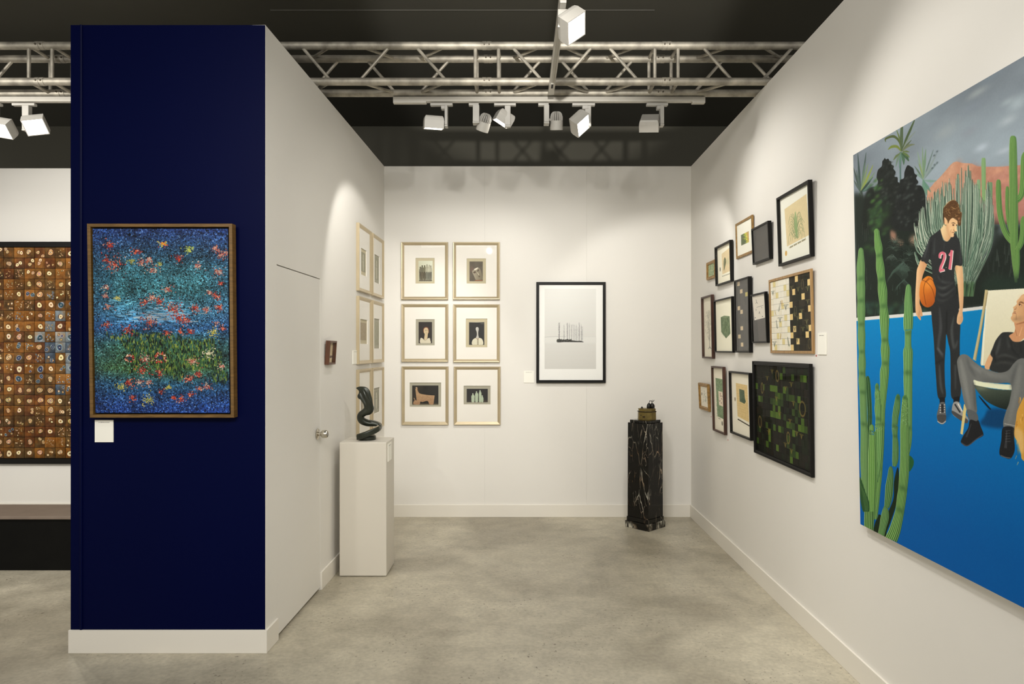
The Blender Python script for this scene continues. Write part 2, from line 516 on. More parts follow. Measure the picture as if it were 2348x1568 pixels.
def zr(y): return 3.341 + (6.504 - y) * 0.00654
Y0 = -1.0
struct(MB().hexa([(XR, Y0, 0), (XR + 0.08, Y0, 0), (XR + 0.08, YB, 0), (XR, YB, 0),
                  (XR, Y0, zr(Y0)), (XR + 0.08, Y0, zr(Y0)), (XR + 0.08, YB, ZT), (XR, YB, ZT)]).obj('wall_right', M_white))

LW = (LB - LA).length
def zl(a): return ZF + (ZT - ZF) * a / LW
def lhex(a0, b0, a1, b1a, b1b, c0, c1, back=0.0):
    def q(a, c): return LEFT.O + LEFT.u * a + LEFT.n * c
    p = []
    for b0_, z0, z1 in ((0, b0, b0), (1, b1a, b1b)):
        for a, c, z in ((a0, c1, z0), (a1, c1, z1), (a1, c0, z1), (a0, c0, z0)):
            w = q(a, c); p.append((w.x, w.y, z))
    return p
DA0, DA1, DTOP = 0.160, 0.935, 2.067
wl = MB()
wl.hexa(lhex(0, 0, DA0, zl(0), zl(DA0), -0.07, 0))
wl.hexa(lhex(DA0, DTOP, DA1, zl(DA0), zl(DA1), -0.07, 0))
wl.hexa(lhex(DA1, 0, LW, zl(DA1), ZT, -0.07, 0))
struct(wl.obj('wall_left', M_white))

# flush closet door with its knob
door = MB().hexa(lhex(DA0 + 0.0025, 0.017, DA1 - 0.0018, DTOP - 0.006, DTOP - 0.006, -0.042, -0.0012)).obj('door_1', M_white, bevel=0.001)
struct(door)
ka, kb = LEFT.px(727.5, 995)
KM = LEFT.M(ka, kb, 0)
M_nickel = mat('satin_nickel', (0.62, 0.58, 0.50), 0.22, metal=1.0, vary=0.05, scale=60)
MB().lathe([(0.0, 0.0), (0.036, 0.0), (0.037, 0.004), (0.030, 0.009), (0.017, 0.012), (0.0, 0.012)], KM, 28, cap=False).obj('rosette', M_nickel, door, True)
MB().lathe([(0.0, 0.01), (0.0125, 0.01), (0.0125, 0.024), (0.020, 0.028), (0.0255, 0.034), (0.0265, 0.046), (0.025, 0.062), (0.021, 0.068), (0.010, 0.0685), (0.0, 0.0675)],
           KM, 28, cap=False).obj('knob', M_nickel, door, True)

# the navy end of the closet, its hidden sides, and the wall of the neighbouring booth
PX0 = (162 - CX) / F * 3.598
struct(MB().box(PX0, 3.598, 0, LA.x - 0.0005, 3.668, ZF - 0.001).obj('wall_front', M_blue))
lip = MB()
xl = (187 - CX) / F * 3.598
prof = [(-0.0075, 0.0), (-0.006, -0.006), (0, -0.0085), (0.006, -0.006), (0.0075, 0.0)]
lip.loops([[(xl + x, 3.598 + y, z) for x, y in prof] for z in (0.12, ZF - 0.002)], close=True, cap0=True, cap1=True)
lip.obj('edge_strip', M_blue, bpy.data.objects['wall_front'], True)
struct(MB().box(PX0, 3.6685, 0, PX0 + 0.07, 6.58, ZF).obj('wall_closet', M_white))
struct(MB().box(-6.6, 6.58, 0, PX0 + 0.08, 6.66, 3.341).obj('wall_far_left', M_white))

BH, BT = 0.118, 0.012
struct(MB().box(-1.284, YB - BT, 0, XR - BT, YB, BH).obj('baseboard_back', M_base, bevel=0.002))
struct(MB().box(XR - BT, Y0, 0, XR, YB, BH).obj('baseboard_right', M_base, bevel=0.002))
bl = struct(MB().hexa(lhex(-0.012, 0, DA0, BH + .002, BH + .002, 0, BT)).obj('baseboard_left', M_base, bevel=0.002))
struct(MB().hexa(lhex(DA1, 0, LW - 0.012, BH, BH, 0, BT)).obj('baseboard_left', M_base, bevel=0.002))
struct(MB().box(PX0 - 0.006, 3.598 - BT, 0, LA.x + 0.001, 3.598, 0.122).obj('baseboard_front', M_base, bevel=0.002))
struct(MB().box(-6.6, 6.58 - BT, 0, PX0, 6.58, BH).obj('baseboard_far_left', M_base, bevel=0.002))
# ------------------------------------------------------------------ truss
M_alu = mat('worn_aluminium', (0.40, 0.37, 0.31), 0.58, metal=0.6, vary=0.4, scale=11, bump=0.15, bscale=50)
M_alud = mat('dark_aluminium', (0.16, 0.14, 0.11), 0.45, metal=0.7, vary=0.2, scale=30)
TY0, TY1, TZ0, TZ1 = 4.53, 4.736, 3.374, 3.612
tr = thing('lighting_truss', 'long box truss of worn aluminium tube crossing above the walls', 'truss', Matrix.Translation((-2.0, TY0, TZ0)))
tinv = tr.matrix_world.inverted()
def tpart(name, mb, m, smooth=True):
    o = mb.obj(name, m, tr, smooth); o.matrix_parent_inverse = tinv; return o
XE0, XE1 = -6.4, 2.25
for y, z in ((TY0, TZ0), (TY0, TZ1), (TY1, TZ0), (TY1, TZ1)):
    tpart('chord', MB().tube((XE0, y, z), (XE1, y, z), 0.025, 16), M_alu)
def fx(px): return (px - CX) / F * TY0
joints = [-6.1, fx(93), fx(1116.5), fx(1528), 2.2]
half = 0.077
def brace(p, q, r=0.0105): tpart('brace', MB().tube(p, q, r, 8), M_alu)
faces = [((TY0, TZ1), (TY0, TZ0), 0), ((TY1, TZ1), (TY1, TZ0), 1), ((TY0, TZ1), (TY1, TZ1), 1), ((TY0, TZ0), (TY1, TZ0), 1)]
front = [(690, 760), (895, 823), (952, 1025), (1172, 1245), (1360, 1288), (1393, 1465), (1609, 1681), (1821, 1745)]
period = 0.758
for (A, B, ph) in faces:
    segs = []
    if ph == 0: segs = [(fx(a), fx(b)) for a, b in front]
    else:
        for a, b in front: segs.append((fx(b), fx(a)))
    x = fx(690) - 0.166
    while x > XE0 + 0.5:                                   # the same rhythm goes on to the left, over the next booth
        if ph == 0: segs += [(x, x - 0.205), (x - 0.58, x - 0.375)]
        else: segs += [(x - 0.205, x), (x - 0.375, x - 0.58)]
        x -= period
    for a, b in segs:
        if any(abs((a + b) / 2 - j) < half + 0.02 for j in joints): continue
        brace((a, A[0], A[1]), (b, B[0], B[1]))
    for j in joints[1:4]:
        for s in (-half, half): brace((j + s, A[0], A[1]), (j + s, B[0], B[1]), 0.0115)
for j in joints[1:4]:
    for y, z in ((TY0, TZ0), (TY0, TZ1), (TY1, TZ0), (TY1, TZ1)):
        tpart('coupler', MB().tube((j - 0.03, y, z), (j - 0.002, y, z), 0.0275, 16).tube((j + 0.002, y, z), (j + 0.03, y, z), 0.0275, 16), M_alu)
        tpart('pin', MB().tube((j - 0.016, y - 0.034, z), (j - 0.016, y + 0.034, z), 0.006, 8).tube((j + 0.016, y - 0.034, z), (j + 0.016, y + 0.034, z), 0.006, 8), M_alud)

# ------------------------------------------------------------------ tracks
M_track = mat('white_track', (0.50, 0.475, 0.42), 0.4, vary=0.02, scale=20)
M_lampw = mat('white_lamp_casing', (0.42, 0.405, 0.37), 0.38, vary=0.015, scale=20)
M_tie = mat('clear_cable_tie', (0.6, 0.57, 0.5), 0.4)
TZt = TZ0 - 0.0285                                        # tracks hang right under the lower chords
def track(label, x0, x1, y, ties):
    t = thing('light_track', label, 'track', Matrix.Translation(((x0 + x1) / 2, y, TZt - 0.04)))
    inv = t.matrix_world.inverted()
    def pt(n, mb, m, **k):
        o = mb.obj(n, m, t, **k); o.matrix_parent_inverse = inv
    pt('rail', MB().box(x0, y - 0.018, TZt - 0.034, x1, y + 0.018, TZt - 0.0005), M_track, bevel=0.002)
    pt('rail_lip', MB().box(x0, y - 0.018, TZt - 0.043, x1, y - 0.013, TZt - 0.0345).box(x0, y + 0.013, TZt - 0.043, x1, y + 0.018, TZt - 0.0345), M_track)
    pt('end_feed', MB().box(x0 - 0.03, y - 0.019, TZt - 0.044, x0 + 0.2, y + 0.019, TZt - 0.001), M_track, bevel=0.003)
    pt('end_cap', MB().box(x1 - 0.06, y - 0.019, TZt - 0.044, x1 + 0.03, y + 0.019, TZt - 0.001), M_track, bevel=0.003)
    for x in ties:
        pt('cable_tie', MB().frame(-0.0285, -0.0695, 0.0285, 0.0345, [(0, 0), (0, 0.005), (0.002, 0.005), (0.002, 0)]), M_tie)
        o = t.children[-1]
        o.matrix_parent_inverse = inv @ Matrix.Translation((x, y, TZ0 - 0.005)) @ Matrix.Rotation(math.pi / 2, 4, 'Z') @ Matrix.Rotation(math.pi / 2, 4, 'X')
    return t
def bx(px): return (px - CX) / F * TY1
track('long white lamp track hanging under the truss inside the booth', bx(912), bx(1606), TY1, [bx(981), bx(1553)])
track('white lamp track under the truss above the left booth, beside the navy wall', -6.2, bx(163) + 0.35, TY1, [bx(131)])
t2 = thing('light_track', 'white lamp track running toward the viewer from the middle of the truss', 'track', Matrix.Translation((0.214, 3.4, TZt - 0.04)))
i2 = t2.matrix_world.inverted()
xm = (1265 - CX) / F * 4.5
for n, mb in (('rail', MB().box(xm - 0.018, 0.8, TZt - 0.030, xm + 0.018, 4.58, TZt - 0.0005)),
              ('rail_lip', MB().box(xm - 0.018, 0.8, TZt - 0.038, xm - 0.010, 4.4, TZt - 0.0305).box(xm + 0.010, 0.8, TZt - 0.038, xm + 0.018, 4.4, TZt - 0.0305)),
              ('end_feed', MB().box(xm - 0.019, 4.4, TZt - 0.039, xm + 0.019, 4.585, TZt - 0.001))):
    o = mb.obj(n, M_track, t2, bevel=0.0015); o.matrix_parent_inverse = i2
o = MB().box(xm - 0.006, 4.405, TZt - 0.040, xm + 0.006, 4.47, TZt - 0.0385).obj('slot', M_dark, t2); o.matrix_parent_inverse = i2

# ------------------------------------------------------------------ track lamps
M_lens = emitter('lamp_lens', (1.0, 0.95, 0.86), 14.0)
M_gap = mat('lamp_gap', (0.12, 0.115, 0.10), 0.6)
def aim_matrix(c, aim, roll=0.0):
    q = Vector(aim).normalized().to_track_quat('-Z', 'Y')
    return Matrix.Translation(c) @ q.to_matrix().to_4x4() @ Matrix.Rotation(roll, 4, 'Z')
def lamp(idx, label, kind, c, aim, arm_px, arm_bottom_y, Y, adapter, arm_w=0.022, arm_d=0.05, roll=0.0, light=None, xfix=None, along='x', step=0):
    """c is the centre of the head; the arm hangs from an adapter clipped into the track"""
    ax = xfix if xfix is not None else (arm_px - CX) / F * Y
    zt = TZt - 0.0445
    root = thing('track_lamp', label, 'lamp', Matrix.Translation((ax, Y, zt)), 'track lamps')
    inv = root.matrix_world.inverted()
    def part(n, mb, m, M=None, **k):
        o = mb.obj(n, m, root, **k); o.matrix_parent_inverse = inv
        if M is not None: o.matrix_parent_inverse = inv @ M
        return o
    a0, a1 = adapter
    if along == 'x':
        part('adapter', MB().box((a0 - CX) / F * Y, Y - 0.016, zt - 0.016, (a1 - CX) / F * Y, Y + 0.016, zt + 0.001), M_lampw, bevel=0.003)
    else:
        part('adapter', MB().box(ax - 0.016, Y + a0, zt - 0.016, ax + 0.016, Y + a1, zt + 0.001), M_lampw, bevel=0.003)
    zb = EYE + (HY - arm_bottom_y) / F * Y
    part('arm', MB().box(ax - arm_w / 2, Y - arm_d / 2, zb, ax + arm_w / 2, Y + arm_d / 2, zt - 0.0165), M_lampw, bevel=0.003)
    part('arm_tip', MB().box(ax - arm_w / 2 - .0006, Y - arm_d / 2 - .0006, zb - 0.012, ax + arm_w / 2 + .0006, Y + arm_d / 2 + .0006, zb - 0.0005), M_lampw, bevel=0.002)
    if step:
        part('driver', MB().box(ax + min(0, step), Y - 0.02, zt - 0.042, ax + max(0, step), Y + 0.02, zt - 0.017), M_lampw, bevel=0.003)
    c = Vector(c); M = aim_matrix(c, aim, roll)
    hub = Vector((ax, Y, c.z))
    part('pivot', MB().tube(hub, hub + (c - hub) * 0.8, 0.009, 12), M_lampw, smooth=True)
    if kind == 'box':
        w, h, t = 0.067, 0.060, 0.042
        b = MB()
        b.frame(-w, -h, w, h, [(0, -t), (0, 0.012), (0.004, t * 0.75), (0.010, t), (0.0598, t), (0.0598, -t + 0.012), (0.006, -t + 0.012), (0.006, -t)])
        part('head', b, M_lampw, M, bevel=0.002)
        part('lens', MB().quad([(-w + 0.006, h - 0.006, -t + 0.004), (w - 0.006, h - 0.006, -t + 0.004), (w - 0.006, -h + 0.006, -t + 0.004), (-w + 0.006, -h + 0.006, -t + 0.004)][::1]), M_lens, M)
        src = M @ Vector((0, 0, -t - 0.02))
    else:
        r = 0.0445
        part('head', MB().lathe([(0.0, 0.0), (r, 0.0), (r, -0.062), (r - 0.003, -0.064), (r - 0.006, -0.05), (0, -0.05)], None, 32, cap=False), M_lampw, M, smooth=True)
        part('core', MB().lathe([(0.0, 0.055), (0.012, 0.054), (0.024, 0.045), (0.030, 0.0), (0, 0.0)], None, 20, cap=False), M_gap, M, smooth=True)
        for k in range(18):
            a = 2 * math.pi * k / 18
            fin = MB(); L = []
            pr = [(0.012, 0.0), (r - 0.001, 0.0), (r - 0.001, 0.022), (r - 0.008, 0.045), (r - 0.020, 0.057), (0.012, 0.060)]
            for s in (-0.0018, 0.0018): L.append([(x, s, z) for x, z in pr])
            fin.loops(L, cap0=True, cap1=True)
            part('fin', fin, M_lampw, M @ Matrix.Rotation(a, 4, 'Z'))
        part('lens', MB().lathe([(0.0, -0.052), (r - 0.007, -0.052)], None, 24, cap=False), M_lens, M)
        src = M @ Vector((0, 0, -0.085))
    if light:
        tgt, deg, blend = light
        spot('lamp_light', src, tgt, HEAD_POWER[idx], deg, blend, 0.03, parent=root)
    return root
Y1 = TY1
lamp(1, 'box-shaped white track lamp shining down, leftmost on the booth track', 'box', P(994, 281, Y1), (-0.05, 0.22, -1), 1023.5, 288, Y1, (987, 1038), 0.020, 0.05, 0.0,
     ((-1.30, 5.75, 1.55), 84, 0.30), step=-0.035)
lamp(2, 'round finned white track lamp tilted beside its tall driver box', 'round', P(1111, 280, Y1 + 0.02), (-0.28, 0.32, -0.78), 1092, 281, Y1, (1075, 1098), 0.045, 0.06, 0.0,
     ((-0.85, 6.5, 1.5), 48, 0.8))
lamp(3, 'box-shaped white track lamp tipped left, its lens glowing along the lower edge', 'box', P(1156, 271, Y1 + 0.05), (-0.50, 0.10, -0.85), 1164, 288, Y1, (1133, 1183), 0.040, 0.03, 0.5,
     ((-0.6, 6.5, 1.7), 80, 0.7))
lamp(4, 'round finned white track lamp hanging upright right of its plain driver box', 'round', P(1276, 276, Y1 + 0.02), (0.02, 0.33, -0.95), 1253, 282, Y1, (1234, 1258), 0.036, 0.06, 0.0,
     ((0.2, 6.5, 1.9), 85, 0.8))
lamp(5, 'box-shaped white track lamp in the booth with bright square lens turned right', 'box', P(1328, 282, Y1 - 0.03), (0.72, -0.42, -0.62), 1348, 286, Y1, (1312, 1364), 0.042, 0.03, 0.55,
     ((XR, 4.35, 2.1), 100, 0.85), step=-0.04)
lamp(6, 'box-shaped white track lamp facing away, rightmost on the booth track', 'box', P(1490, 282, Y1 + 0.02), (0.12, 0.62, -0.72), 1517, 286, Y1, (1482, 1531), 0.026, 0.05, -0.12,
     ((1.35, 6.3, 1.7), 75, 0.4), step=-0.035)
Y7 = 3.40
lamp(7, 'large bright box-shaped white lamp on the near track, closest to the viewer', 'box', P(1309, 57, Y7), (0.66, -0.40, -0.64), 1291, 61, Y7, (-0.08, 0.05), 0.046, 0.04, 0.65,
     ((XR, 2.35, 1.55), 95, 0.6), xfix=xm, along='y')
lamp(8, 'box-shaped white lamp with bright lens above the left booth, nearest the navy wall', 'box', P(82, 285, Y1), (0.35, -0.62, -0.70), 62, 297, Y1, (30, 82), 0.046, 0.04, -0.3,
     ((-2.9, 3.2, 0.0), 70, 0.6))
lamp(9, 'bright box-shaped white lamp cut off by the left picture edge', 'box', P(8, 292, Y1), (-0.12, -0.62, -0.72), -12, 300, Y1, (-48, 4), 0.046, 0.04, 0.25,
     ((-3.6, 3.0, 0.0), 70, 0.6))
# ------------------------------------------------------------------ framed pictures
G_pane = pane_mat('picture_glass', .92, .075)
G_clear = pane_mat('clear_museum_glass', .12, .010)
M_mat = mat('white_mat_board', (.83, .80, .735), 0.75, spec=0.2, vary=0.01, scale=5)
M_black = mat('black_lacquer_frame', (0.006, 0.0055, 0.0045), 0.45, spec=0.2, vary=0.15, scale=30)
M_brown = wood('dark_walnut_frame', (0.028, 0.010, 0.005), (0.075, 0.026, 0.012), (90, 9, 90))
M_oak = wood('light_oak_frame', (0.30, 0.17, 0.06), (0.46, 0.28, 0.11), (120, 10, 120))
M_gold = mat('champagne_gold_frame', (0.52, 0.43, 0.28), 0.36, metal=0.4, vary=0.06, scale=6)
M_oldgold = mat('old_gilt_frame', (0.33, 0.19, 0.055), 0.4, metal=0.4, vary=0.35, scale=45, bump=0.4, bscale=120)
M_gildside = mat('ochre_frame_side', (0.22, 0.13, 0.025), 0.5, vary=0.2, scale=30)
M_tray = mat('dark_tray', (0.012, 0.011, 0.010), 0.7)

def rect(name, x0, y0, x1, y1, z, m, parent, t=0.0012):
    """thin sheet with its picture on the front"""
    b = MB()
    b.quad([(x0, y0, z), (x1, y0, z), (x1, y1, z), (x0, y1, z)], UVQ)
    b.loops([[(x0, y0, z), (x1, y0, z), (x1, y1, z), (x0, y1, z)], [(x0, y0, z - t), (x1, y0, z - t), (x1, y1, z - t), (x0, y1, z - t)]])
    for k in range(1, 5): b.uv[k] = [(0.01, 0.01)] * 4
    return b.obj(name, m, parent)

def frame_thing(name, label, cat, M, W, H, T, fw, fm, board, recess=None, group=None, prof=None, glass=True, back_z=0.004):
    """W x H x T frame; origin at the middle of its bottom edge on the wall; board is the backing sheet material"""
    root = thing(name, label, cat, M, group)
    zb = max(back_z, (T - recess) if recess else back_z)
    if prof is None: prof = [(0, 0), (0, T - 0.0012), (0.0012, T), (fw - 0.0012, T), (fw, T - 0.0012), (fw, zb - 0.002), (fw * 0.5, 0)]
    MB().frame(-W / 2, 0, W / 2, H, prof).obj('frame', fm, root)
    if board is not None:
        rect('mat_board', -W / 2 + fw * 0.9, fw * 0.9, W / 2 - fw * 0.9, H - fw * 0.9, zb, board, root)
    if glass:
        zg = T - 0.005
        MB().quad([(-W / 2 + fw, fw, zg), (W / 2 - fw, fw, zg), (W / 2 - fw, H - fw, zg), (-W / 2 + fw, H - fw, zg)]).obj('glass_pane', G_pane if glass == 'plain' else G_clear, root)
    return root, zb

def tiles(root, x0, y0, x1, y1, z, rows, cols, m, t=0.002, gap=0.0012, shift=0.0, name='tile', jitter=0.0006, merge=None):
    """pieces laid in courses, each its own object with its part of the picture m"""
    rh = (y1 - y0) / rows; cw = (x1 - x0) / cols
    g = random.Random(5)
    for r in range(rows):
        off = (shift * (r % 2)) * cw
        e = sorted({x0, x1} | {x for x in (x0 + off + k * cw for k in range(cols + 1)) if x0 + cw * 0.2 < x < x1 - cw * 0.2})
        k = 0
        while k < len(e) - 1:
            a = e[k]; n = merge(r, k) if merge else 1
            b = e[min(k + n, len(e) - 1)]; k += n
            ya, yb_ = y1 - (r + 1) * rh, y1 - r * rh
            p = [a + gap / 2, ya + gap / 2, b - gap / 2, yb_ - gap / 2]
            zz = z + t + g.uniform(-jitter, jitter)
            uv = [((p[0] - x0) / (x1 - x0), (p[1] - y0) / (y1 - y0)), ((p[2] - x0) / (x1 - x0), (p[1] - y0) / (y1 - y0)),
                  ((p[2] - x0) / (x1 - x0), (p[3] - y0) / (y1 - y0)), ((p[0] - x0) / (x1 - x0), (p[3] - y0) / (y1 - y0))]
            q = MB()
            A = [(p[0], p[1], zz), (p[2], p[1], zz), (p[2], p[3], zz), (p[0], p[3], zz)]
            q.quad(A, uv)
            for i in range(4):
                j = (i + 1) % 4
                q.quad([A[j], A[i], (A[i][0], A[i][1], z), (A[j][0], A[j][1], z)], [uv[j], uv[i], uv[i], uv[j]])
            q.obj(name, m, root)

# ---- right wall: quads read off the wall (front far edge, front near edge, near edge on the wall)
def rframe(name, label, cat, lt, lb, yTL, yBL, rt, rb, wt, wb, yTR, yBR, fw, fm, board, recess=None, group=None, prof=None, d=None, glass='clear'):
    xw, xr, xf = (wt + wb) / 2, (rt + rb) / 2, (lt + lb) / 2
    Yn = XR * F / (xw - CX)
    if d is None: Xf = (xr - CX) * Yn / F
    else: Xf = XR - d; Yn = Xf * F / (xr - CX)
    dep = XR - Xf
    Yf = Xf * F / (xf - CX)
    zt = ((EYE + (HY - yTL) * Yf / F) + (EYE + (HY - yTR) * Yn / F)) / 2
    zb = ((EYE + (HY - yBL) * Yf / F) + (EYE + (HY - yBR) * Yn / F)) / 2
    lean = max(0.0, min(0.03, Xf * (1 - (lt - CX) / (lb - CX))))
    T = max(0.012, dep - lean / 2)
    W, H = Yf - Yn, zt - zb
    M = RIGHT.M(-(Yf + Yn) / 2, zb, 0.0005, math.asin(lean / H))
    root, z = frame_thing(name, label, cat, M, W, H, T, fw, fm, board, recess, group, prof, glass)
    return root, z, W, H, T

GR = 'botanical pictures hung in a cluster on the right wall'
BOARD = Canvas(8, 8, (236, 232, 220)).material('paper_board', 0.8, 1.0, 0.2)
g = random.Random(11)

# small gilt frame with green foliage
c = Canvas(90, 150, (168, 178, 140)); 
for k in range(260):
    x, y = g.random(), g.random(); a = g.uniform(-1, 1)
    c.stroke([(x, y), (x + 0.10 * a, y + 0.06)], 0.03, g.choice([(90, 130, 85), (120, 155, 105), (60, 95, 65), (190, 195, 160)]), 0.7, False)
c.grain(25, 6)
r, z, W, H, T = rframe('framed_print', 'tiny gilt frame with green foliage print, left of the leaf picture', 'picture', 1619.3, 1619.6, 603, 642, 1637.8, 1639.2, 1640.8, 1642.2, 594, 636.5, 0.024, M_oldgold, None, 0.012, GR,
    [(0, 0), (0, .016), (.004, .02), (.010, .017), (.016, .019), (.024, .012), (.024, .004), (.01, 0)], d=0.02)
rect('print', -W / 2 + .022, .022, W / 2 - .022, H - .022, 0.007, c.material('foliage_print'), r)

# leaf on a tan ground
c = Canvas(220, 300, (238, 233, 212)).map(0, 0, 1, 1)
c.fill([(0.3, 0.2), (0.93, 0.12), (0.96, 0.74), (0.32, 0.76)], (217, 198, 158), smooth=False, tex=14)
c.fill([(0.50, 0.33), (0.58, 0.38), (0.60, 0.48), (0.52, 0.58), (0.44, 0.68), (0.42, 0.56), (0.43, 0.42)], (108, 110, 80), 0.95, tex=30)
c.blob(0.70, 0.47, 0.07, 0.10, (178, 182, 145), 0.7); c.disc(0.17, 0.60, 0.035, 0.06, (105, 105, 82))
for k in range(16): c.stroke([(0.30 + k * .04, 0.815), (0.325 + k * .04, 0.812)], 0.028, (110, 108, 92), 0.8, False)
r, z, W, H, T = rframe('framed_print', 'black box frame with a single dark leaf on tan paper', 'picture', 1638, 1640.3, 567.5, 657, 1672, 1676, 1682, 1684.6, 549.3, 643.6, 0.011, M_black, BOARD, 0.027, GR)
rect('print', -W / 2 + .012, .012, W / 2 - .012, H - .012, z + .002, c.material('leaf_print', 0.8, 0.9), r)

# gold frame with woven yellow green square
c = Canvas(160, 210, (240, 236, 222))
for i in range(18):
    for j in range(15):
        t = j / 14 + (g.random() - .5) * .3 - i / 60
        col = (95, 105, 75) if t < 0.35 else ((150, 165, 70) if t < 0.55 else ((205, 195, 75) if t < .72 else (178, 150, 85)))
        x, y = 0.27 + j * 0.034, 0.36 + i * 0.0188
        c.fill([(x, y), (x + .035, y), (x + .035, y + .019), (x, y + .019)], tuple(v + g.uniform(-14, 14) for v in col), smooth=False)
r, z, W, H, T = rframe('framed_print', 'worn gold frame with a woven yellow and green square', 'picture', 1685.7, 1687.9, 515, 595.2, 1724.2, 1725.5, 1726.4, 1727.6, 491, 577, 0.017, M_oldgold, BOARD, 0.010, GR, d=0.016)
rect('print', -W / 2 + .016, .016, W / 2 - .016, H - .016, z + .0015, c.material('woven_print', 0.8, 0.9), r)

# dark etching
c = Canvas(170, 260, (38, 35, 31))
c.grain(20, 5)
for k in range(90):
    x, y = g.uniform(.1, .95), g.uniform(.05, .95)
    c.stroke([(x, y), (x + g.uniform(-.06, .06), y + g.uniform(.01, .05))], 0.008, (120, 100, 50), 0.6, False)
for k in range(8): c.stroke([(0.1, .1 + k * .11), (0.95, .07 + k * .11)], .006, (70, 62, 50), .5, False)
r, z, W, H, T = rframe('framed_print', 'black box frame with an almost black print behind glass, beside the gold frame', 'picture', 1722, 1725.8, 525.3, 607.7, 1761.6, 1763.2, 1771.4, 1774.6, 505.2, 592.5, 0.013, M_black, None, 0.03, GR, glass='plain')
rect('print', -W / 2 + .012, .012, W / 2 - .012, H - .012, .008, c.material('dark_print', 0.6, 0.9), r)

# spider plant
c = Canvas(330, 420, (242, 238, 224)).map(170, 300, 632, 1415)
c.fill([(240, 500), (575, 440), (595, 1100), (262, 1150)], (222, 205, 160), smooth=False, tex=8)
for k in range(34):
    s = 1 if k % 2 else -1; h = 640 + k * 11 + g.uniform(-20, 20); w = g.uniform(55, 125)
    b0 = 1040 - k * 2
    tip = (412 + s * (w + g.uniform(0, 20)), h + g.uniform(70, 190))
    c.stroke([(414, b0), (408 + s * w * .25, h + 90), (408 + s * w * .62, h), (412 + s * w * .9, h + 30), tip], [9, 7, 5, 3], g.choice([(140, 150, 105), (120, 135, 95), (160, 160, 115)]), .75)
c.fill([(398, 660), (412, 640), (428, 800), (430, 1000), (415, 1060), (395, 980), (388, 820)], (135, 165, 110), .8, soft=3)
for x in (-28, -12, 8, 26): c.stroke([(413, 1040), (413 + x, 1080)], 5, (120, 140, 100), .9, False)
for k in range(17): c.stroke([(296 + k * 15, 1185 - k * 2.6), (308 + k * 15, 1183 - k * 2.6)], 27, (105, 100, 60) if k % 4 else (190, 180, 140), .9, False)
c.disc(243, 1258, 17, 46, (214, 172, 90))
r, z, W, H, T = rframe('framed_print', 'tall black box frame with a spider plant drawn on tan paper', 'picture', 1779.7, 1784.8, 455.4, 612.1, 1853.7, 1858.1, 1865.5, 1871.8, 410.1, 585.7, 0.015, M_black, BOARD, 0.03, GR)
rect('print', -W / 2 + .014, .014, W / 2 - .014, H - .014, z + .002, c.material('plant_print', 0.8, 0.9), r)

# brown frame with grey tree
c = Canvas(130, 400, (232, 226, 208)).map(140, 440, 282, 1430)
for k in range(420):
    a = g.gauss(0, .36); y = g.uniform(650, 1130); w = 60 * (1 - abs(y - 850) / 420)
    x = 216 + a * w * 1.6
    c.stroke([(x, y), (x + g.uniform(-14, 14), y + g.uniform(5, 45))], g.uniform(2, 5), (160, 158, 142), .35, False)
c.stroke([(214, 760), (218, 1000), (222, 1270)], [3, 5, 7], (120, 118, 104), .9)
for x in (-26, -12, 10, 26): c.stroke([(222, 1258), (222 + x, 1300)], 4, (85, 85, 74), .9, False)
c.disc(266, 1195, 8, 38, (150, 145, 125), .8)
r, z, W, H, T = rframe('framed_print', 'narrow reddish brown frame with a pale grey tree on cream paper', 'picture', 1607, 1609.7, 682, 821.7, 1629.8, 1633.2, 1638.5, 1641.9, 674.3, 821.2, 0.014, M_brown, BOARD, 0.028, GR)
rect('print', -W / 2 + .013, .013, W / 2 - .013, H - .013, z + .002, c.material('tree_print', 0.8, 0.9), r)

# green shield
c = Canvas(210, 300, (236, 232, 210)).map(350, 480, 632, 1330)
c.fill([(432, 760), (490, 742), (575, 765), (582, 1045), (512, 1120), (434, 1005)], (98, 116, 84), smooth=False, tex=40)
c.fill([(432, 760), (490, 742), (575, 765), (512, 790)], (120, 138, 104), smooth=False)
for k in range(120):
    x, y = g.uniform(438, 576), g.uniform(790, 1040)
    c.stroke([(x, y), (x + g.uniform(-6, 6), y + g.uniform(20, 60))], 4, g.choice([(70, 90, 64), (140, 158, 118), (95, 115, 80)]), .6, False)
r, z, W, H, T = rframe('framed_print', 'black box frame with a green pointed shield shape on cream paper', 'picture', 1635.9, 1638.5, 690.6, 808.5, 1676.7, 1680, 1684.6, 1688, 677.3, 807.5, 0.011, M_black, BOARD, 0.03, GR)
rect('print', -W / 2 + .010, .010, W / 2 - .010, H - .010, z + .002, c.material('shield_print', 0.8, 0.9), r)

# tall narrow collage
R1, C1 = 17, 5
c = Canvas(C1 * 24, R1 * 26, (30, 28, 23))
cells = {(1, 4), (0, 0), (2, 1), (3, 2), (3, 3), (6, 0), (7, 1), (8, 4), (11, 1), (12, 4), (13, 0), (14, 4), (15, 1), (9, 2)}
for i in range(R1):
    for j in range(C1):
        col = (222, 200, 158) if (i, j) in cells and (i, j) not in ((3, 2), (9, 2)) else g.choice([(30, 28, 23), (36, 34, 26), (26, 25, 21), (40, 40, 30)])
        if (i, j) in ((3, 3), (14, 4)): col = (205, 190, 100)
        c.fill([(j / C1, i / R1), ((j + 1) / C1, i / R1), ((j + 1) / C1, (i + 1) / R1), (j / C1, (i + 1) / R1)], col, smooth=False)
c.grain(14, 4)
r, z, W, H, T = rframe('framed_collage', 'tall narrow black frame of dark tiles dotted with cream tiles', 'picture', 1682.7, 1685.4, 643.8, 808.5, 1714.9, 1718.2, 1724.9, 1729, 632.8, 807.8, 0.012, M_black, M_tray, 0.03, GR, glass='plain')
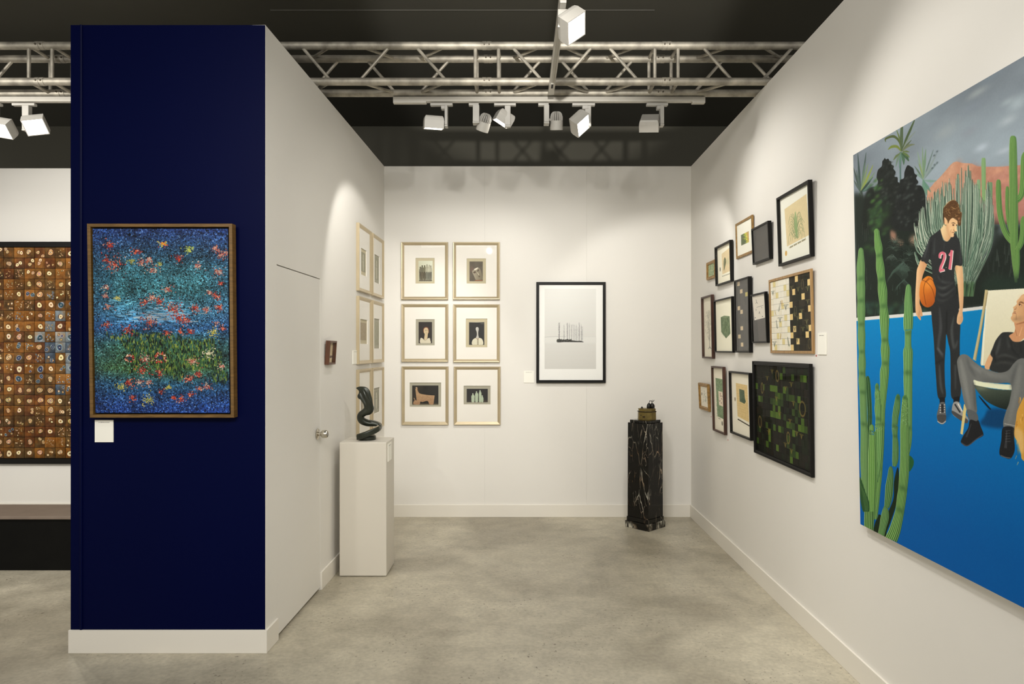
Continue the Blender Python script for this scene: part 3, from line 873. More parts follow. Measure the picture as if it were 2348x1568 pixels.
tiles(r, -W / 2 + .013, .013, W / 2 - .013, H - .013, z, R1, C1, c.material('dark_collage', 0.6, 0.9), gap=.0010, name='tile')

# cream card over grey panel
c = Canvas(150, 330, (20, 18, 16)).map(1000, 365, 1212, 1170)
c.fill([(1060, 700), (1210, 700), (1212, 1170), (1075, 1170)], (58, 52, 48), smooth=False)
c.fill([(1000, 380), (1180, 365), (1192, 770), (1018, 796)], (236, 228, 212), smooth=False)
for p in ([(1060, 440), (1063, 485), (1050, 510)], [(1063, 485), (1082, 512)], [(1062, 575), (1165, 560)], [(1055, 600), (1052, 635)], [(1140, 580), (1143, 605)],
          [(1105, 650), (1090, 690)], [(1103, 660), (1112, 700)]): c.stroke(p, 6, (95, 90, 80), .9, False)
for q in ((1033, 752), (1146, 746)): c.disc(q[0], q[1], 8, 8, (70, 65, 58))
r, z, W, H, T = rframe('framed_print', 'small black box frame with a cream card above a grey panel', 'picture', 1719.6, 1724.3, 675.9, 786.4, 1753.7, 1757.8, 1763.8, 1767.1, 667.6, 785.8, 0.011, M_black, None, 0.03, GR, glass='plain')
rect('print', -W / 2 + .010, .010, W / 2 - .010, H - .010, .008, c.material('card_print', 0.7, 0.9), r)

# oak frame: cream and black collage
R2, C2 = 12, 14
c = Canvas(C2 * 34, R2 * 44, (232, 226, 206)).map(0, 0, C2, R2)
goldR = {0: (2,), 1: (6,), 2: (1,), 3: (4,), 4: (0,), 5: (6,), 6: (0, 3), 8: (1, 6), 9: (0, 5), 10: (2,), 11: (0,)}
goldL = {0: (1,), 1: (5,), 2: (2, 6), 4: (4,), 5: (0,), 6: (5,), 7: (3,), 8: (6,), 9: (2,), 10: (4,), 11: (1,)}
for i in range(R2):
    for j in range(C2):
        if j >= 7: col = (228, 200, 138) if (j - 7) in goldR.get(i, ()) else g.choice([(46, 42, 33), (40, 38, 30), (52, 48, 38), (38, 40, 30)])
        else: col = (222, 208, 152) if j in goldL.get(i, ()) else g.choice([(236, 230, 212), (232, 226, 206), (238, 233, 218)])
        c.fill([(j, i), (j + 1, i), (j + 1, i + 1), (j, i + 1)], col, smooth=False)
def fern(x, y, s, col, lean=0.2, n=9):
    c.stroke([(x, y), (x + lean * s, y - s)], .05, col, .9, False)
    for k in range(n):
        t = k / n; px, py = x + lean * s * t, y - s * t; w = .5 * (1 - t * .7)
        for sd in (-1, 1): c.stroke([(px, py), (px + sd * w * .6, py - .22)], .09, col, .8, False)
def bunch(x, y, s, col):
    for k in range(11):
        a = -1.0 + .2 * k; c.stroke([(x, y), (x + a * s * .5, y - s * .8), (x + a * s, y - s * (1 - .25 * abs(a)))], .05, col, .75)
for a in ((3.0, 5.3, 1.7, (120, 125, 110), .5), (2.3, 8.2, 1.4, (125, 130, 112), -.3), (6.4, 11.3, 1.5, (95, 105, 80), -.3)): fern(*a)
for a in ((.9, 2.4, .9), (5.6, 5.3, 1.1), (3.4, 7.3, 1.1), (1.0, 11.4, 1.1)): bunch(*a, (120, 125, 112))
for k in range(7): c.stroke([(4.2, 4.6), (3.7 + .16 * k, 3.4 + .05 * abs(k - 3))], .06, (190, 160, 95), .9, False)
c.fill([(1.4, 4.9), (1.7, 5.3), (2.0, 5.9), (1.75, 5.7)], (190, 165, 95)); c.fill([(3.5, 9.0), (3.7, 9.3), (3.45, 10.2), (3.3, 9.8)], (190, 165, 95))
for a in ((11.4, 1.6, .45), (8.9, 5.6, .45), (13.1, 10.9, .5)):
    t = np.linspace(0, 2 * math.pi, 20); c.stroke(np.stack([a[0] + .38 * np.cos(t), a[1] + .75 * np.sin(t)], 1), .12, (120, 108, 70), .7)
for a in ((7.8, 2.2), (10, 2.6), (13, 2.8), (9.6, 7.2), (12.9, 4.8), (8.6, 6.6), (11.0, 6.2), (8.5, 8.9), (11.2, 9.0), (12.6, 8.7), (9.3, 10.7), (12.4, 7.9)): bunch(*a, .8, (110, 108, 72))
c.grain(10, 4)
r, z, W, H, T = rframe('framed_collage', 'light oak frame of cream and black tiles with gold tiles, split down the middle', 'picture', 1764.5, 1768.9, 642.5, 810.7, 1861.4, 1867.5, 1866.2, 1872, 615.1, 809.7, 0.016, M_oak, M_tray, 0.010, GR)
tiles(r, -W / 2 + .017, .017, W / 2 - .017, H - .017, z, R2, C2, c.material('pale_collage', 0.7, 0.9, .12), gap=.0012, name='tile')

# ornate small frame
c = Canvas(110, 150, (236, 230, 214)).map(108, 475, 236, 845)
for k in range(70):
    x, y = g.gauss(185, 18), g.uniform(560, 750)
    c.stroke([(x, y), (x + g.uniform(-8, 8), y + g.uniform(-30, 30))], 5, (150, 158, 140), .6, False)
c.disc(128, 618, 6, 30, (100, 98, 82))
r, z, W, H, T = rframe('framed_print', 'tiny ornate dark gilt frame with a grey green sprig, lowest at left', 'picture', 1601.7, 1604.7, 877.5, 937.2, 1624, 1625.3, 1628.9, 1632, 880, 943.3, 0.03, M_oldgold, None, 0.014, GR,
    [(0, 0), (0, .018), (.004, .022), (.009, .022), (.012, .017), (.020, .020), (.026, .014), (.030, .012), (.030, .004), (.01, 0)])
rect('print', -W / 2 + .028, .028, W / 2 - .028, H - .028, .008, c.material('sprig_print', 0.8, 0.9), r)
bead = MB()
for k in range(15):
    for (xa, ya, xb_, yb_) in ((-W / 2 + .0065, .0065, W / 2 - .0065, .0065), (-W / 2 + .0065, H - .0065, W / 2 - .0065, H - .0065), (-W / 2 + .0065, .0065, -W / 2 + .0065, H - .0065), (W / 2 - .0065, .0065, W / 2 - .0065, H - .0065)):
        t = (k + .5) / 15; x, y = xa + (xb_ - xa) * t, ya + (yb_ - ya) * t
        bead.lathe([(0, .003), (.004, .001), (.0045, -.001)], Matrix.Translation((x, y, T + .0)), 6, cap=False)
o = bead.obj('beading', mat('dark_bronze_beads', (0.05, 0.035, 0.015), 0.4, metal=.5), r); o['kind'] = 'stuff'

# tall brown frame
c = Canvas(150, 460, (234, 227, 208)).map(352, 120, 530, 1335)
c.fill([(382, 320), (508, 330), (525, 1090), (400, 1065)], (120, 142, 106), smooth=False, tex=60)
for k in range(420):
    x, y = g.uniform(385, 520), g.uniform(330, 1075)
    c.stroke([(x, y), (x + g.uniform(-8, 8), y + g.uniform(10, 34))], 5, g.choice([(75, 98, 70), (150, 168, 130), (100, 122, 88)]), .55, False)
c.fill([(425, 565), (492, 572), (500, 850), (428, 835)], (228, 214, 192), smooth=False)
for q in ((455, 640), (470, 690), (450, 740), (465, 770), (455, 600), (475, 640)): c.stroke([q, (q[0] + g.uniform(-12, 12), q[1] + 30)], 9, (110, 70, 55), .9, False)
c.disc(474, 1175, 11, 44, (110, 108, 92)); c.stroke([(412, 1098), (448, 1104)], 18, (140, 135, 120), .7, False)
r, z, W, H, T = rframe('framed_print', 'tall narrow brown frame with a green textured strip and small inset label', 'picture', 1630, 1634, 839, 986.9, 1657.4, 1660.4, 1665.9, 1669.9, 840.7, 996.6, 0.014, M_brown, BOARD, 0.026, GR)
rect('print', -W / 2 + .013, .013, W / 2 - .013, H - .013, z + .002, c.material('strip_print', 0.8, 0.9), r)

# black frame with banner
c = Canvas(230, 430, (236, 230, 212)).map(688, 220, 1028, 1425)
c.fill([(766, 420), (965, 432), (980, 1135), (785, 1085)], (218, 192, 134), smooth=False, tex=18)
for k in range(13): c.stroke([(772 + k, 480 + k * 48), (972 + k * .5, 490 + k * 49)], 4, (190, 162, 105), .6, False)
c.fill([(825, 530), (912, 540), (920, 690), (935, 750), (912, 800), (830, 775)], (78, 96, 72), smooth=False, tex=30)
for k in range(9): c.stroke([(872, 760), (835 + k * 12, 690 + abs(k - 4) * 12)], 9, (62, 84, 60), .9, False)
c.stroke([(786, 1140), (985, 1200)], 24, (72, 68, 52), 1, False); c.stroke([(770, 1190), (1000, 1250)], 4, (200, 194, 175), .8, False)
c.disc(746, 752, 12, 42, (150, 135, 108)); c.disc(1000, 640, 12, 46, (190, 150, 110))
r, z, W, H, T = rframe('framed_print', 'black box frame with a green plant block on a tan banner', 'picture', 1670.3, 1673.7, 851.6, 992.9, 1717.4, 1720.4, 1727.5, 1730.2, 853.3, 1009.3, 0.013, M_black, BOARD, 0.03, GR)
rect('print', -W / 2 + .012, .012, W / 2 - .012, H - .012, z + .002, c.material('banner_print', 0.8, 0.9), r)

# large dark green tile picture
R3, C3 = 14, 20
c = Canvas(C3 * 26, R3 * 42, (20, 22, 12)).map(0, 0, C3, R3)
for i in range(R3):
    for j in range(C3):
        d = math.exp(-(((j - 9.5) / 6.5) ** 2 + ((i - 6.2) / 4.2) ** 2))
        t = g.random()
        if t < .10 + .42 * d: col = g.choice([(52, 72, 26), (66, 92, 28), (42, 60, 26), (78, 104, 36)])
        else: col = g.choice([(20, 22, 12), (26, 26, 16), (16, 17, 11), (30, 26, 18), (24, 32, 18)])
        c.fill([(j, i), (j + 1, i), (j + 1, i + 1), (j, i + 1)], col, smooth=False)
for x, y, w, h in ((9, 1.5, .55, .8), (2.8, 3.7, .5, .8), (17.5, 5.7, .9, 1.0), (12.6, 10.4, .55, .8), (1.6, 9.3, .6, .9)):
    t = np.linspace(0, 2 * math.pi, 24); c.stroke(np.stack([x + w * np.cos(t), y + h * np.sin(t)], 1), .28, (120, 104, 54), .75)
for x, y in ((7, 1.3), (5, 2.4), (12, 3.6), (14, 2.9), (8.5, 5.4), (14.6, 5.6), (13.3, 8.3), (9.6, 7.6), (5.2, 11.0), (15.5, 9.8), (17, 10.0), (11.5, 12.0), (13.6, 12.6), (5.4, 10.6)): bunch(x, y, .8, (125, 112, 52))
c.grain(8, 4)
r, z, W, H, T = rframe('framed_collage', 'large black frame of dark tiles with bright green tiles in the middle', 'picture', 1726.5, 1730.7, 828.9, 1038.8, 1858.6, 1863.0, 1865.8, 1871.9, 832, 1092.5, 0.024, M_black, M_tray, 0.017, GR,
    [(0, 0), (0, .018), (.002, .020), (.006, .020), (.008, .014), (.017, .014), (.019, .018), (.023, .018), (.024, .006), (.012, 0)])
tiles(r, -W / 2 + .026, .026, W / 2 - .026, H - .026, z, R3, C3, c.material('green_collage', 0.75, 1.0, .08), gap=.0014, name='tile')
# ------------------------------------------------------------------ gold framed set on the back wall and the left wall
GOLDPROF = [(0, 0), (0, .022), (.003, .026), (.009, .025), (.026, .014), (.029, .012), (.029, .008), (.012, 0)]
def gold_picture(label, M, W, H, win, pr, canv, inner, name):
    """win and pr are window and print as fractions of the frame, y downwards"""
    r, z = frame_thing('framed_print', label, 'picture', M, W, H, .026, .029, M_gold, None, None, 'gold framed prints in the corner', GOLDPROF)
    X = lambda f: -W / 2 + f * W
    Yv = lambda f: H - f * H
    b = MB()
    L = []
    for (x0, y0, x1, y1, zz) in ((-W / 2 + .026, .026, W / 2 - .026, H - .026, .011), (X(win[0]), Yv(win[3]), X(win[2]), Yv(win[1]), .011),
                                 (X(win[0]) + .001, Yv(win[3]) + .001, X(win[2]) - .001, Yv(win[1]) - .001, .005)):
        L.append([(x0, y0, zz), (x1, y0, zz), (x1, y1, zz), (x0, y1, zz)])
    b.loops(L)
    b.obj('mat_board', M_mat, r)
    rect('inner_board', X(win[0]) - .004, Yv(win[3]) - .004, X(win[2]) + .004, Yv(win[1]) + .004, .004, inner, r)
    rect('print', X(pr[0]), Yv(pr[3]), X(pr[2]), Yv(pr[1]), .0055, canv.material(name, .55, 1.15), r)
    return r
def frac(fr, q): return ((q[0] - fr[0]) / (fr[2] - fr[0]), (q[1] - fr[1]) / (fr[3] - fr[1]), (q[2] - fr[0]) / (fr[2] - fr[0]), (q[3] - fr[1]) / (fr[3] - fr[1]))
I_tan = mat('tan_inner_board', albedo((190, 180, 150), 1.0), .8)
I_grey = mat('grey_inner_board', albedo((165, 161, 143), 1.0), .8)

pics = []
c = Canvas(150, 220, (205, 208, 180)).map(360, 330, 995, 1265)          # a row of people seen from behind
c.fill([(360, 330), (995, 330), (995, 1265), (360, 1265)], (200, 200, 172), smooth=False, col2=(228, 232, 210), g0=(360, 900), g1=(995, 350))
for x, top, w, cs, cp in ((450, 590, 70, (112, 108, 88), (78, 72, 55)), (535, 530, 85, (108, 104, 82), (92, 84, 62)), (640, 530, 85, (116, 112, 86), (84, 76, 56)),
                          (745, 490, 90, (168, 165, 142), (112, 112, 96)), (850, 510, 90, (184, 182, 158), (104, 104, 90)), (915, 540, 70, (168, 166, 144), (100, 98, 84))):
    c.disc(x, top + 45, 34, 48, tuple(v - 12 for v in cs))
    c.fill([(x - 20, top + 80), (x + 20, top + 80), (x + w * .7, top + 130), (x + w * .7, 880), (x - w * .7, 880), (x - w * .7, top + 140)], cs)
    c.fill([(x - w * .6, 860), (x + w * .6, 860), (x + w * .5, 1200), (x + 6, 1210), (x, 1000), (x - 8, 1210), (x - w * .5, 1200)], cp)
    c.fill([(x - 45, 1200), (x + 45, 1200), (x + 50, 1240), (x - 55, 1245)], (95, 88, 70))
for k in range(60): c.stroke([(g.uniform(700, 940), g.uniform(640, 870))] * 1 + [(g.uniform(700, 940), g.uniform(640, 870))], 6, (205, 205, 180), .25, False)
pics.append(('gold framed print of a row of standing people seen from behind', (375, 172, 712, 586), (477, 285, 615, 469), (497, 305, 600, 455), c, I_tan))

c = Canvas(150, 220, (92, 82, 66)).map(325, 375, 920, 1255)              # tilted pale mask
c.grain(26, 40); c.blob(430, 720, 90, 120, (125, 95, 80), .7)
c.fill([(450, 790), (520, 750), (690, 640), (780, 690), (860, 860), (905, 1080), (900, 1170), (700, 1200), (600, 1180), (520, 1010), (455, 880)], (165, 155, 132), col2=(120, 110, 86), g0=(560, 900), g1=(900, 950))
c.fill([(515, 755), (590, 690), (690, 640), (690, 690), (600, 750)], (240, 228, 205), soft=2); c.blob(590, 715, 50, 28, (255, 245, 228), .9)
c.fill([(490, 870), (580, 800), (610, 880), (530, 900)], (80, 62, 42), .9, soft=2); c.fill([(670, 780), (730, 725), (755, 760), (700, 830)], (80, 62, 42), .9, soft=2)
c.stroke([(665, 850), (740, 975)], [12, 34], (222, 208, 180)); c.stroke([(645, 870), (715, 1005)], [8, 16], (95, 82, 60), .8)
c.fill([(720, 1040), (770, 1010), (800, 1050), (760, 1085)], (92, 78, 54), .9); c.stroke([(560, 1240), (700, 1222), (905, 1228)], 30, (165, 100, 55))
pics.append(('gold framed print of a tilted pale mask face', (748, 172, 1085, 586), (846, 288, 985, 469), (866, 310, 962, 452), c, I_tan))

c = Canvas(150, 230, (38, 30, 24)).map(499, 746, 596, 899)               # long-necked bust with brown hair
c.grain(14, 30); c.blob(516, 812, 12, 8, (60, 48, 40), .8)
c.fill([(535, 800), (540, 788), (556, 784), (568, 795), (572, 815), (566, 832), (560, 868), (540, 870), (543, 835), (536, 820)], (214, 192, 152))
c.stroke([(536, 826), (534, 800), (545, 786), (562, 786), (571, 800), (572, 826)], [3, 6, 6, 6, 6, 3], (120, 66, 38))
c.fill([(514, 862), (530, 866), (546, 874), (563, 866), (578, 862), (584, 880), (582, 899), (513, 899)], (222, 214, 190)); c.stroke([(532, 868), (546, 880), (562, 868)], 2, (130, 110, 80))
c.disc(548, 806, 3, 2, (50, 36, 26)); c.disc(559, 806, 3, 2, (50, 36, 26)); c.stroke([(552, 826), (559, 826)], 1.6, (140, 70, 50), 1, False)
pics.append(('gold framed print of a bust with red brown hair on black', (377, 618, 713, 1033), (479, 727, 615, 915), (499, 746, 596, 899), c, I_grey))

c = Canvas(170, 250, (30, 30, 26)).map(113, 95, 387, 497)                # white long-necked bust
c.grain(12, 30)
c.fill([(113, 95), (387, 95), (387, 101), (260, 106), (113, 103)], (200, 195, 170), smooth=False)
for k in range(5): c.stroke([(320 + k * 14, 115), (325 + k * 14, 136)], 5, (150, 148, 132), .8, False)
for k in range(6): c.stroke([(125, 310 + k * 22), (230, 306 + k * 22)], 2, (55, 70, 80), .6, False)
c.fill([(234, 225), (240, 196), (260, 186), (282, 198), (288, 225), (278, 275), (280, 330), (292, 385), (238, 385), (252, 330), (250, 275)], (212, 210, 200), col2=(176, 174, 166), g0=(240, 250), g1=(290, 250))
c.fill([(176, 415), (235, 375), (262, 395), (292, 375), (350, 402), (356, 497), (176, 497)], (224, 219, 194))
for k in range(9): c.stroke([(258, 395 + k * 12), (284, 400 + k * 12)], 7, (60, 54, 40) if k % 2 else (140, 120, 84), .9, False)
c.stroke([(234, 376), (262, 396), (292, 376)], 7, (150, 112, 64))
pics.append(('gold framed print of a white long-necked bust on black', (750, 620, 1085, 1037), (840, 722, 995, 929), (863, 745, 973, 911), c, I_tan))

c = Canvas(250, 180, (40, 36, 28)).map(330, 320, 1680, 1300)             # clay animal
c.fill([(900, 320), (1680, 320), (1680, 1300), (900, 1300)], (28, 25, 18), smooth=False, soft=8)
c.fill([(330, 1240), (1680, 1240), (1680, 1300), (330, 1300)], (84, 76, 56), smooth=False)
c.fill([(480, 470), (545, 400), (600, 440), (605, 560), (700, 710), (900, 770), (1200, 810), (1440, 825), (1475, 820), (1480, 880), (1450, 1080), (1410, 1280), (1220, 1275), (1160, 1140), (1060, 1105), (860, 1160), (750, 1140), (700, 1285), (410, 1275), (395, 1150), (450, 1080), (410, 960), (445, 960), (500, 1070), (550, 1060), (530, 850), (500, 560)],
       (184, 150, 112), tex=26, col2=(168, 130, 96), g0=(900, 800), g1=(900, 1250))
for k in range(90): c.disc(g.uniform(850, 1400), g.uniform(850, 1100), 12, 14, (150, 112, 80), .5, n=7)
c.disc(510, 470, 26, 24, (70, 64, 54)); c.disc(530, 428, 20, 18, (214, 204, 184))
pics.append(('gold framed print of a pink clay animal on black', (378, 1067, 715, 1487), (435, 1183, 662, 1358), (453, 1204, 642, 1343), c, I_grey))

c = Canvas(230, 150, (32, 29, 28)).map(76, 1276, 446, 1508)              # pale standing figures
c.fill([(76, 1480), (446, 1470), (446, 1508), (76, 1508)], (60, 52, 40), smooth=False, soft=3)
for x, top, w in ((186, 1352, 28), (250, 1318, 26), (312, 1300, 22), (350, 1388, 20)):
    c.disc(x - 2, top + 14, 11, 15, (190, 200, 178))
    c.fill([(x - 8, top + 24), (x + 8, top + 24), (x + w, top + 48), (x + w, 1440), (x + w * .8, 1502), (x - w * .8, 1502), (x - w, 1440), (x - w, top + 50)], (182, 196, 170), tex=16)
pics.append(('gold framed print of four pale standing figures on black', (754, 1068, 1090, 1487), (824, 1206, 1018, 1341), (846, 1228, 998, 1325), c, I_grey))
sB = (6.504 - .026) / F
for k, (lab, fr, win, pr, c, inner) in enumerate(pics):
    q = [fr[0] / 3.136 + 800, fr[1] / 3.136 + 500, fr[2] / 3.136 + 800, fr[3] / 3.136 + 500]
    x0, x1 = (q[0] - CX) * sB, (q[2] - CX) * sB
    z1, z0 = EYE + (HY - q[1]) * sB, EYE + (HY - q[3]) * sB
    gold_picture(lab, BACK.M((x0 + x1) / 2, z0, .0005), x1 - x0, z1 - z0, frac(fr, win), frac(fr, pr), c, inner, 'corner_print_%d' % k)

# six more on the left wall
LABL = [['left gold framed print in the top row on the left wall', 'right gold framed print in the top row on the left wall, by the corner'],
        ['left gold framed print in the middle row on the left wall', 'right gold framed print in the middle row on the left wall, by the corner'],
        ['gold framed print on the left wall directly behind the dark twisted sculpture', 'gold framed print on the left wall just right of the sculpture']]
wins = [[(.27, .34, .68, .74), (.25, .31, .70, .77)], [(.20, .33, .76, .70), (.22, .28, .72, .77)], [(.25, .33, .72, .72), (.2, .33, .74, .74)]]
for i, (zt_, zb_) in enumerate(((2.612, 2.068), (2.026, 1.477), (1.434, 0.881))):
    for j, yc in enumerate((5.68, 6.165)):
        c = Canvas(110, 180, [(150, 146, 122), (160, 158, 135), (164, 148, 120), (158, 156, 132), (160, 150, 128), (150, 148, 128)][i * 2 + j]).map(0, 0, 1, 1)
        c.grain(22, 14)
        if i != 1:
            c.fill([(.38, .28), (.44, .12), (.56, .12), (.62, .28), (.66, .55), (.6, .95), (.4, .95), (.34, .55)], (208, 204, 182), .8, soft=4)
            c.disc(.5, .16, .08, .07, (214, 210, 190), .8); c.stroke([(.35, .4), (.65, .42)], .03, (120, 116, 98), .5, False)
        w = wins[i][j]
        pr = (w[0] + .05, w[1] + .05, w[2] - .05, w[3] - .06)
        a = (yc - 3.598) / LEFT.u.y
        gold_picture(LABL[i][j], LEFT.M(a, zb_, .0005), .438, zt_ - zb_, w, pr, c, I_grey if j else I_tan, 'left_print_%d%d' % (i, j))

# winter trees in the black frame
c = Canvas(480, 720, (238, 238, 234)).map(143, 92, 513, 636)
c.fill([(175, 115), (473, 115), (473, 572), (175, 572)], (226, 226, 222), smooth=False, col2=(206, 205, 200), g0=(300, 120), g1=(300, 572))
c.fill([(175, 388), (473, 388), (473, 425), (175, 425)], (220, 220, 216), .8, smooth=False, soft=6)
c.stroke([(175, 391), (245, 387), (300, 389)], 1.6, (150, 150, 146), .8); c.stroke([(395, 388), (473, 387)], 1.2, (190, 190, 186), .6, False)
for x, h, d in ((259, 306, 1.0), (288, 318, .5), (306, 308, .75), (318, 308, .5), (330, 318, .5), (341, 316, .35), (350, 318, .4), (359, 318, .45), (368, 330, .3), (376, 306, .7), (388, 318, .55), (394, 330, .4)):
    col = tuple(int(215 - 150 * d) for _ in range(3))
    c.stroke([(x, 412), (x + 1, (412 + h) / 2), (x, h)], [3.2, 2.4, 1], col, .85)
    for k in range(int(50 * d) + 12):
        t = g.random(); y = h + (400 - h) * t; w = (8 if d > .9 else 6) * (1 - .4 * t)
        c.stroke([(x, y + 8), (x + g.uniform(-w, w), y)], 1.1, col, .35, False)
c.fill([(247, 404), (262, 402), (280, 406), (306, 403), (330, 408), (360, 412), (385, 412), (402, 419), (380, 420), (300, 419), (258, 421), (246, 418)], (58, 58, 54), tex=50)
for k in range(60): c.disc(g.uniform(248, 330), g.uniform(403, 418), 3.5, 3, g.choice([(40, 40, 36), (90, 90, 84)]), .7, n=6)
x0, x1 = (1229.8 - CX) * sB, (1388.8 - CX) * sB
z1, z0 = EYE + (HY - 646.5) * sB, EYE + (HY - 877.8) * sB
r, z = frame_thing('framed_photograph', 'large black framed photograph of bare trees in snow on the back wall', 'picture', BACK.M((x0 + x1) / 2, z0, .0005), x1 - x0, z1 - z0, .032, .027, M_black, BOARD, .012)
W, H = x1 - x0, z1 - z0
rect('photograph', -W / 2 + .026, .026, W / 2 - .026, H - .026, z + .002, c.material('winter_trees', .7, .95), r)

# small wooden frame beside the closet door
c = Canvas(90, 130, (206, 188, 152)).map(0, 0, 1, 1); c.grain(30, 12, stretch=(.6, 2))
c.stroke([(.45, .2), (.5, .5), (.42, .7)], .1, (228, 212, 176), .8); c.fill([(.1, .68), (.95, .66), (.95, .76), (.1, .78)], (96, 74, 66), .9); c.disc(.2, .72, .07, .05, (90, 100, 140), .8)
ya, yb_ = 4.622, 4.782
M = LEFT.M(((ya + yb_) / 2 - 3.598) / LEFT.u.y, 1.6 - 35.6 * 4.62 / F, .0005, .07)
r, z = frame_thing('framed_print', 'small deep brown wooden frame with a tiny picture, beside the closet door', 'picture', M, .160, .163, .030, .013, wood('mahogany_frame', (.05, .017, .006), (.12, .042, .015), (90, 9, 90)), None, None)
rect('print', -.068, .012, .068, .151, .006, c.material('door_print', .7, .95), r)

# ------------------------------------------------------------------ label cards and sold dots
M_card = mat('white_foam_card', albedo((240, 238, 228), .92), .6, spec=.2)
M_line = mat('grey_print_line', (.25, .24, .22), .7)
def card(label, M, w, h, text=True, t=.005):
    o = thing('label_card', label, 'label', M, 'label cards beside the art')
    MB().box(-w / 2, 0, 0, w / 2, h, t).obj('board', M_card, o, bevel=.0006)
    if text:
        mb = MB(); gg = random.Random(int(w * 10000)); x = -w * .30
        while x < w * .28:
            l = w * gg.uniform(.03, .07); mb.box(x, h * .872, t, x + l, h * gg.uniform(.892, .905), t + .0003); x += l + w * .022
        mb.obj('text_line', M_line, o)
def cpx(wall, x0, y0, x1, y1):
    a0, b1 = wall.px(x0, y0); a1, b0 = wall.px(x1, y1)
    return (a0 + a1) / 2, b0, a1 - a0, b1 - b0
for lab, wall, q in (('white label card on the navy wall below the water painting', PILLAR, (218.5, 962.5, 261, 1013.5)),
                     ('white label card on the back wall left of the winter trees photograph', BACK, (1201, 850.5, 1224.5, 877.5)),
                     ('white label card on the right wall between the oak frame and the large mural', RIGHT, (1877, 764, 1896, 813)),
                     ('narrow white label card on the left wall beside the gold frames', LEFT, (808, 803, 818.5, 834))):
    a, b, w, h = cpx(wall, *q)
    card(lab, wall.M(a, b, .0004), w, h)
M_red = mat('red_sticker', (.45, .02, .015), .5)
for lab, q in (('red sold dot under the oak frame corner', (1872, 815.5)), ('red dot sticker below the tall brown frame', (1669.5, 1008.5)), ('red dot sticker below the tiny ornate frame', (1631, 955.5)), ):
    a, b = RIGHT.px(*q)
    o = MB().lathe([(0, .0016), (.005, .0014), (.0055, 0)], RIGHT.M(a, b, .0002), 16, cap=False).obj('sold_dot', M_red)
    tag(o, lab, 'sticker', 'red dots on the right wall')
# ------------------------------------------------------------------ water garden painting on the navy wall
c = Canvas(640, 870, (24, 48, 72)).map(62, 60, 985, 1305)
hh, ww = c.h, c.w
vv = np.linspace(0, 1, hh)[:, None]; uu = np.linspace(0, 1, ww)[None, :]
stops = [(0, (34, 52, 104)), (.10, (38, 64, 96)), (.22, (50, 94, 106)), (.34, (52, 100, 108)), (.45, (60, 108, 134)), (.54, (42, 80, 124)), (.63, (50, 88, 74)), (.76, (62, 94, 56)), (.84, (38, 78, 104)), (.93, (34, 62, 116)), (1, (30, 56, 126))]
for ch in range(3): c.a[:, :, ch] = np.interp(vv[:, 0], [s[0] for s in stops], [s[1][ch] for s in stops])[:, None]
n1 = vnoise(hh, ww, 120, 5); edge = np.clip((np.abs(uu - .5) - .28) * 3, 0, 1)
c.a *= (.55 + .9 * vnoise(hh, ww, 60, 15))[..., None]
c.a = c.a * (1 - .45 * edge[..., None]) + np.array((26, 44, 96)) * (.45 * edge[..., None])
g = random.Random(4)
basec = c.a.copy()
for k in range(17000):
    x, y = g.uniform(62, 985), g.uniform(60, 1305)
    b0 = basec[min(hh - 1, int((y - 60) / 1245 * hh)), min(ww - 1, int((x - 62) / 923 * ww))]
    t = g.random()
    if t < .46: col = b0 * .2
    elif t < .68: col = b0 * .85 + np.array((0, 26, 40)) * g.random()
    elif t < .82: col = b0 * 1.25 + np.array((18, 38, 52))
    else: col = b0 * 1.1 + np.array((60, 76, 84)) * g.uniform(.2, 1.4)
    q = n1[min(hh - 1, int((y - 60) / 1245 * hh)), min(ww - 1, int((x - 62) / 923 * ww))] - .5
    grass = 800 + 260 * q < y < 1010 + 360 * q and 220 + 600 * q < x < 910 + 600 * q
    if grass and t > .45: col = np.array(g.choice([(92, 122, 48), (58, 92, 44), (150, 158, 66), (40, 72, 46)]))
    if 540 < y < 700 and 180 < x < 720 and t > .6: L, A = g.uniform(18, 46), g.uniform(-.15, .15)
    elif grass: L, A = g.uniform(10, 26), math.pi / 2 + g.uniform(-.25, .25)
    else: L, A = g.uniform(5, 13), g.uniform(0, math.pi)
    dx, dy = math.cos(A) * L / 2, math.sin(A) * L / 2
    c.stroke([(x - dx, y - dy), (x + dx, y + dy)], g.uniform(3, 7), np.clip(col, 0, 255), .8, False)
for k in range(110):
    x, y = g.gauss(520, 100), g.gauss(640, 26)
    c.stroke([(x - 25, y), (x + 25, y + g.uniform(-4, 4))], g.uniform(2, 5), g.choice([(168, 176, 186), (140, 158, 176), (196, 190, 178), (110, 140, 172)]), .6, False)
RED = [(190, 58, 40), (206, 96, 62), (150, 40, 36), (214, 150, 124), (110, 34, 40), (60, 30, 44)]
PINK = [(196, 150, 132), (180, 100, 84), (214, 192, 170), (160, 60, 52), (90, 60, 70)]
YEL = [(186, 166, 70), (150, 150, 74), (206, 192, 124), (96, 110, 60)]
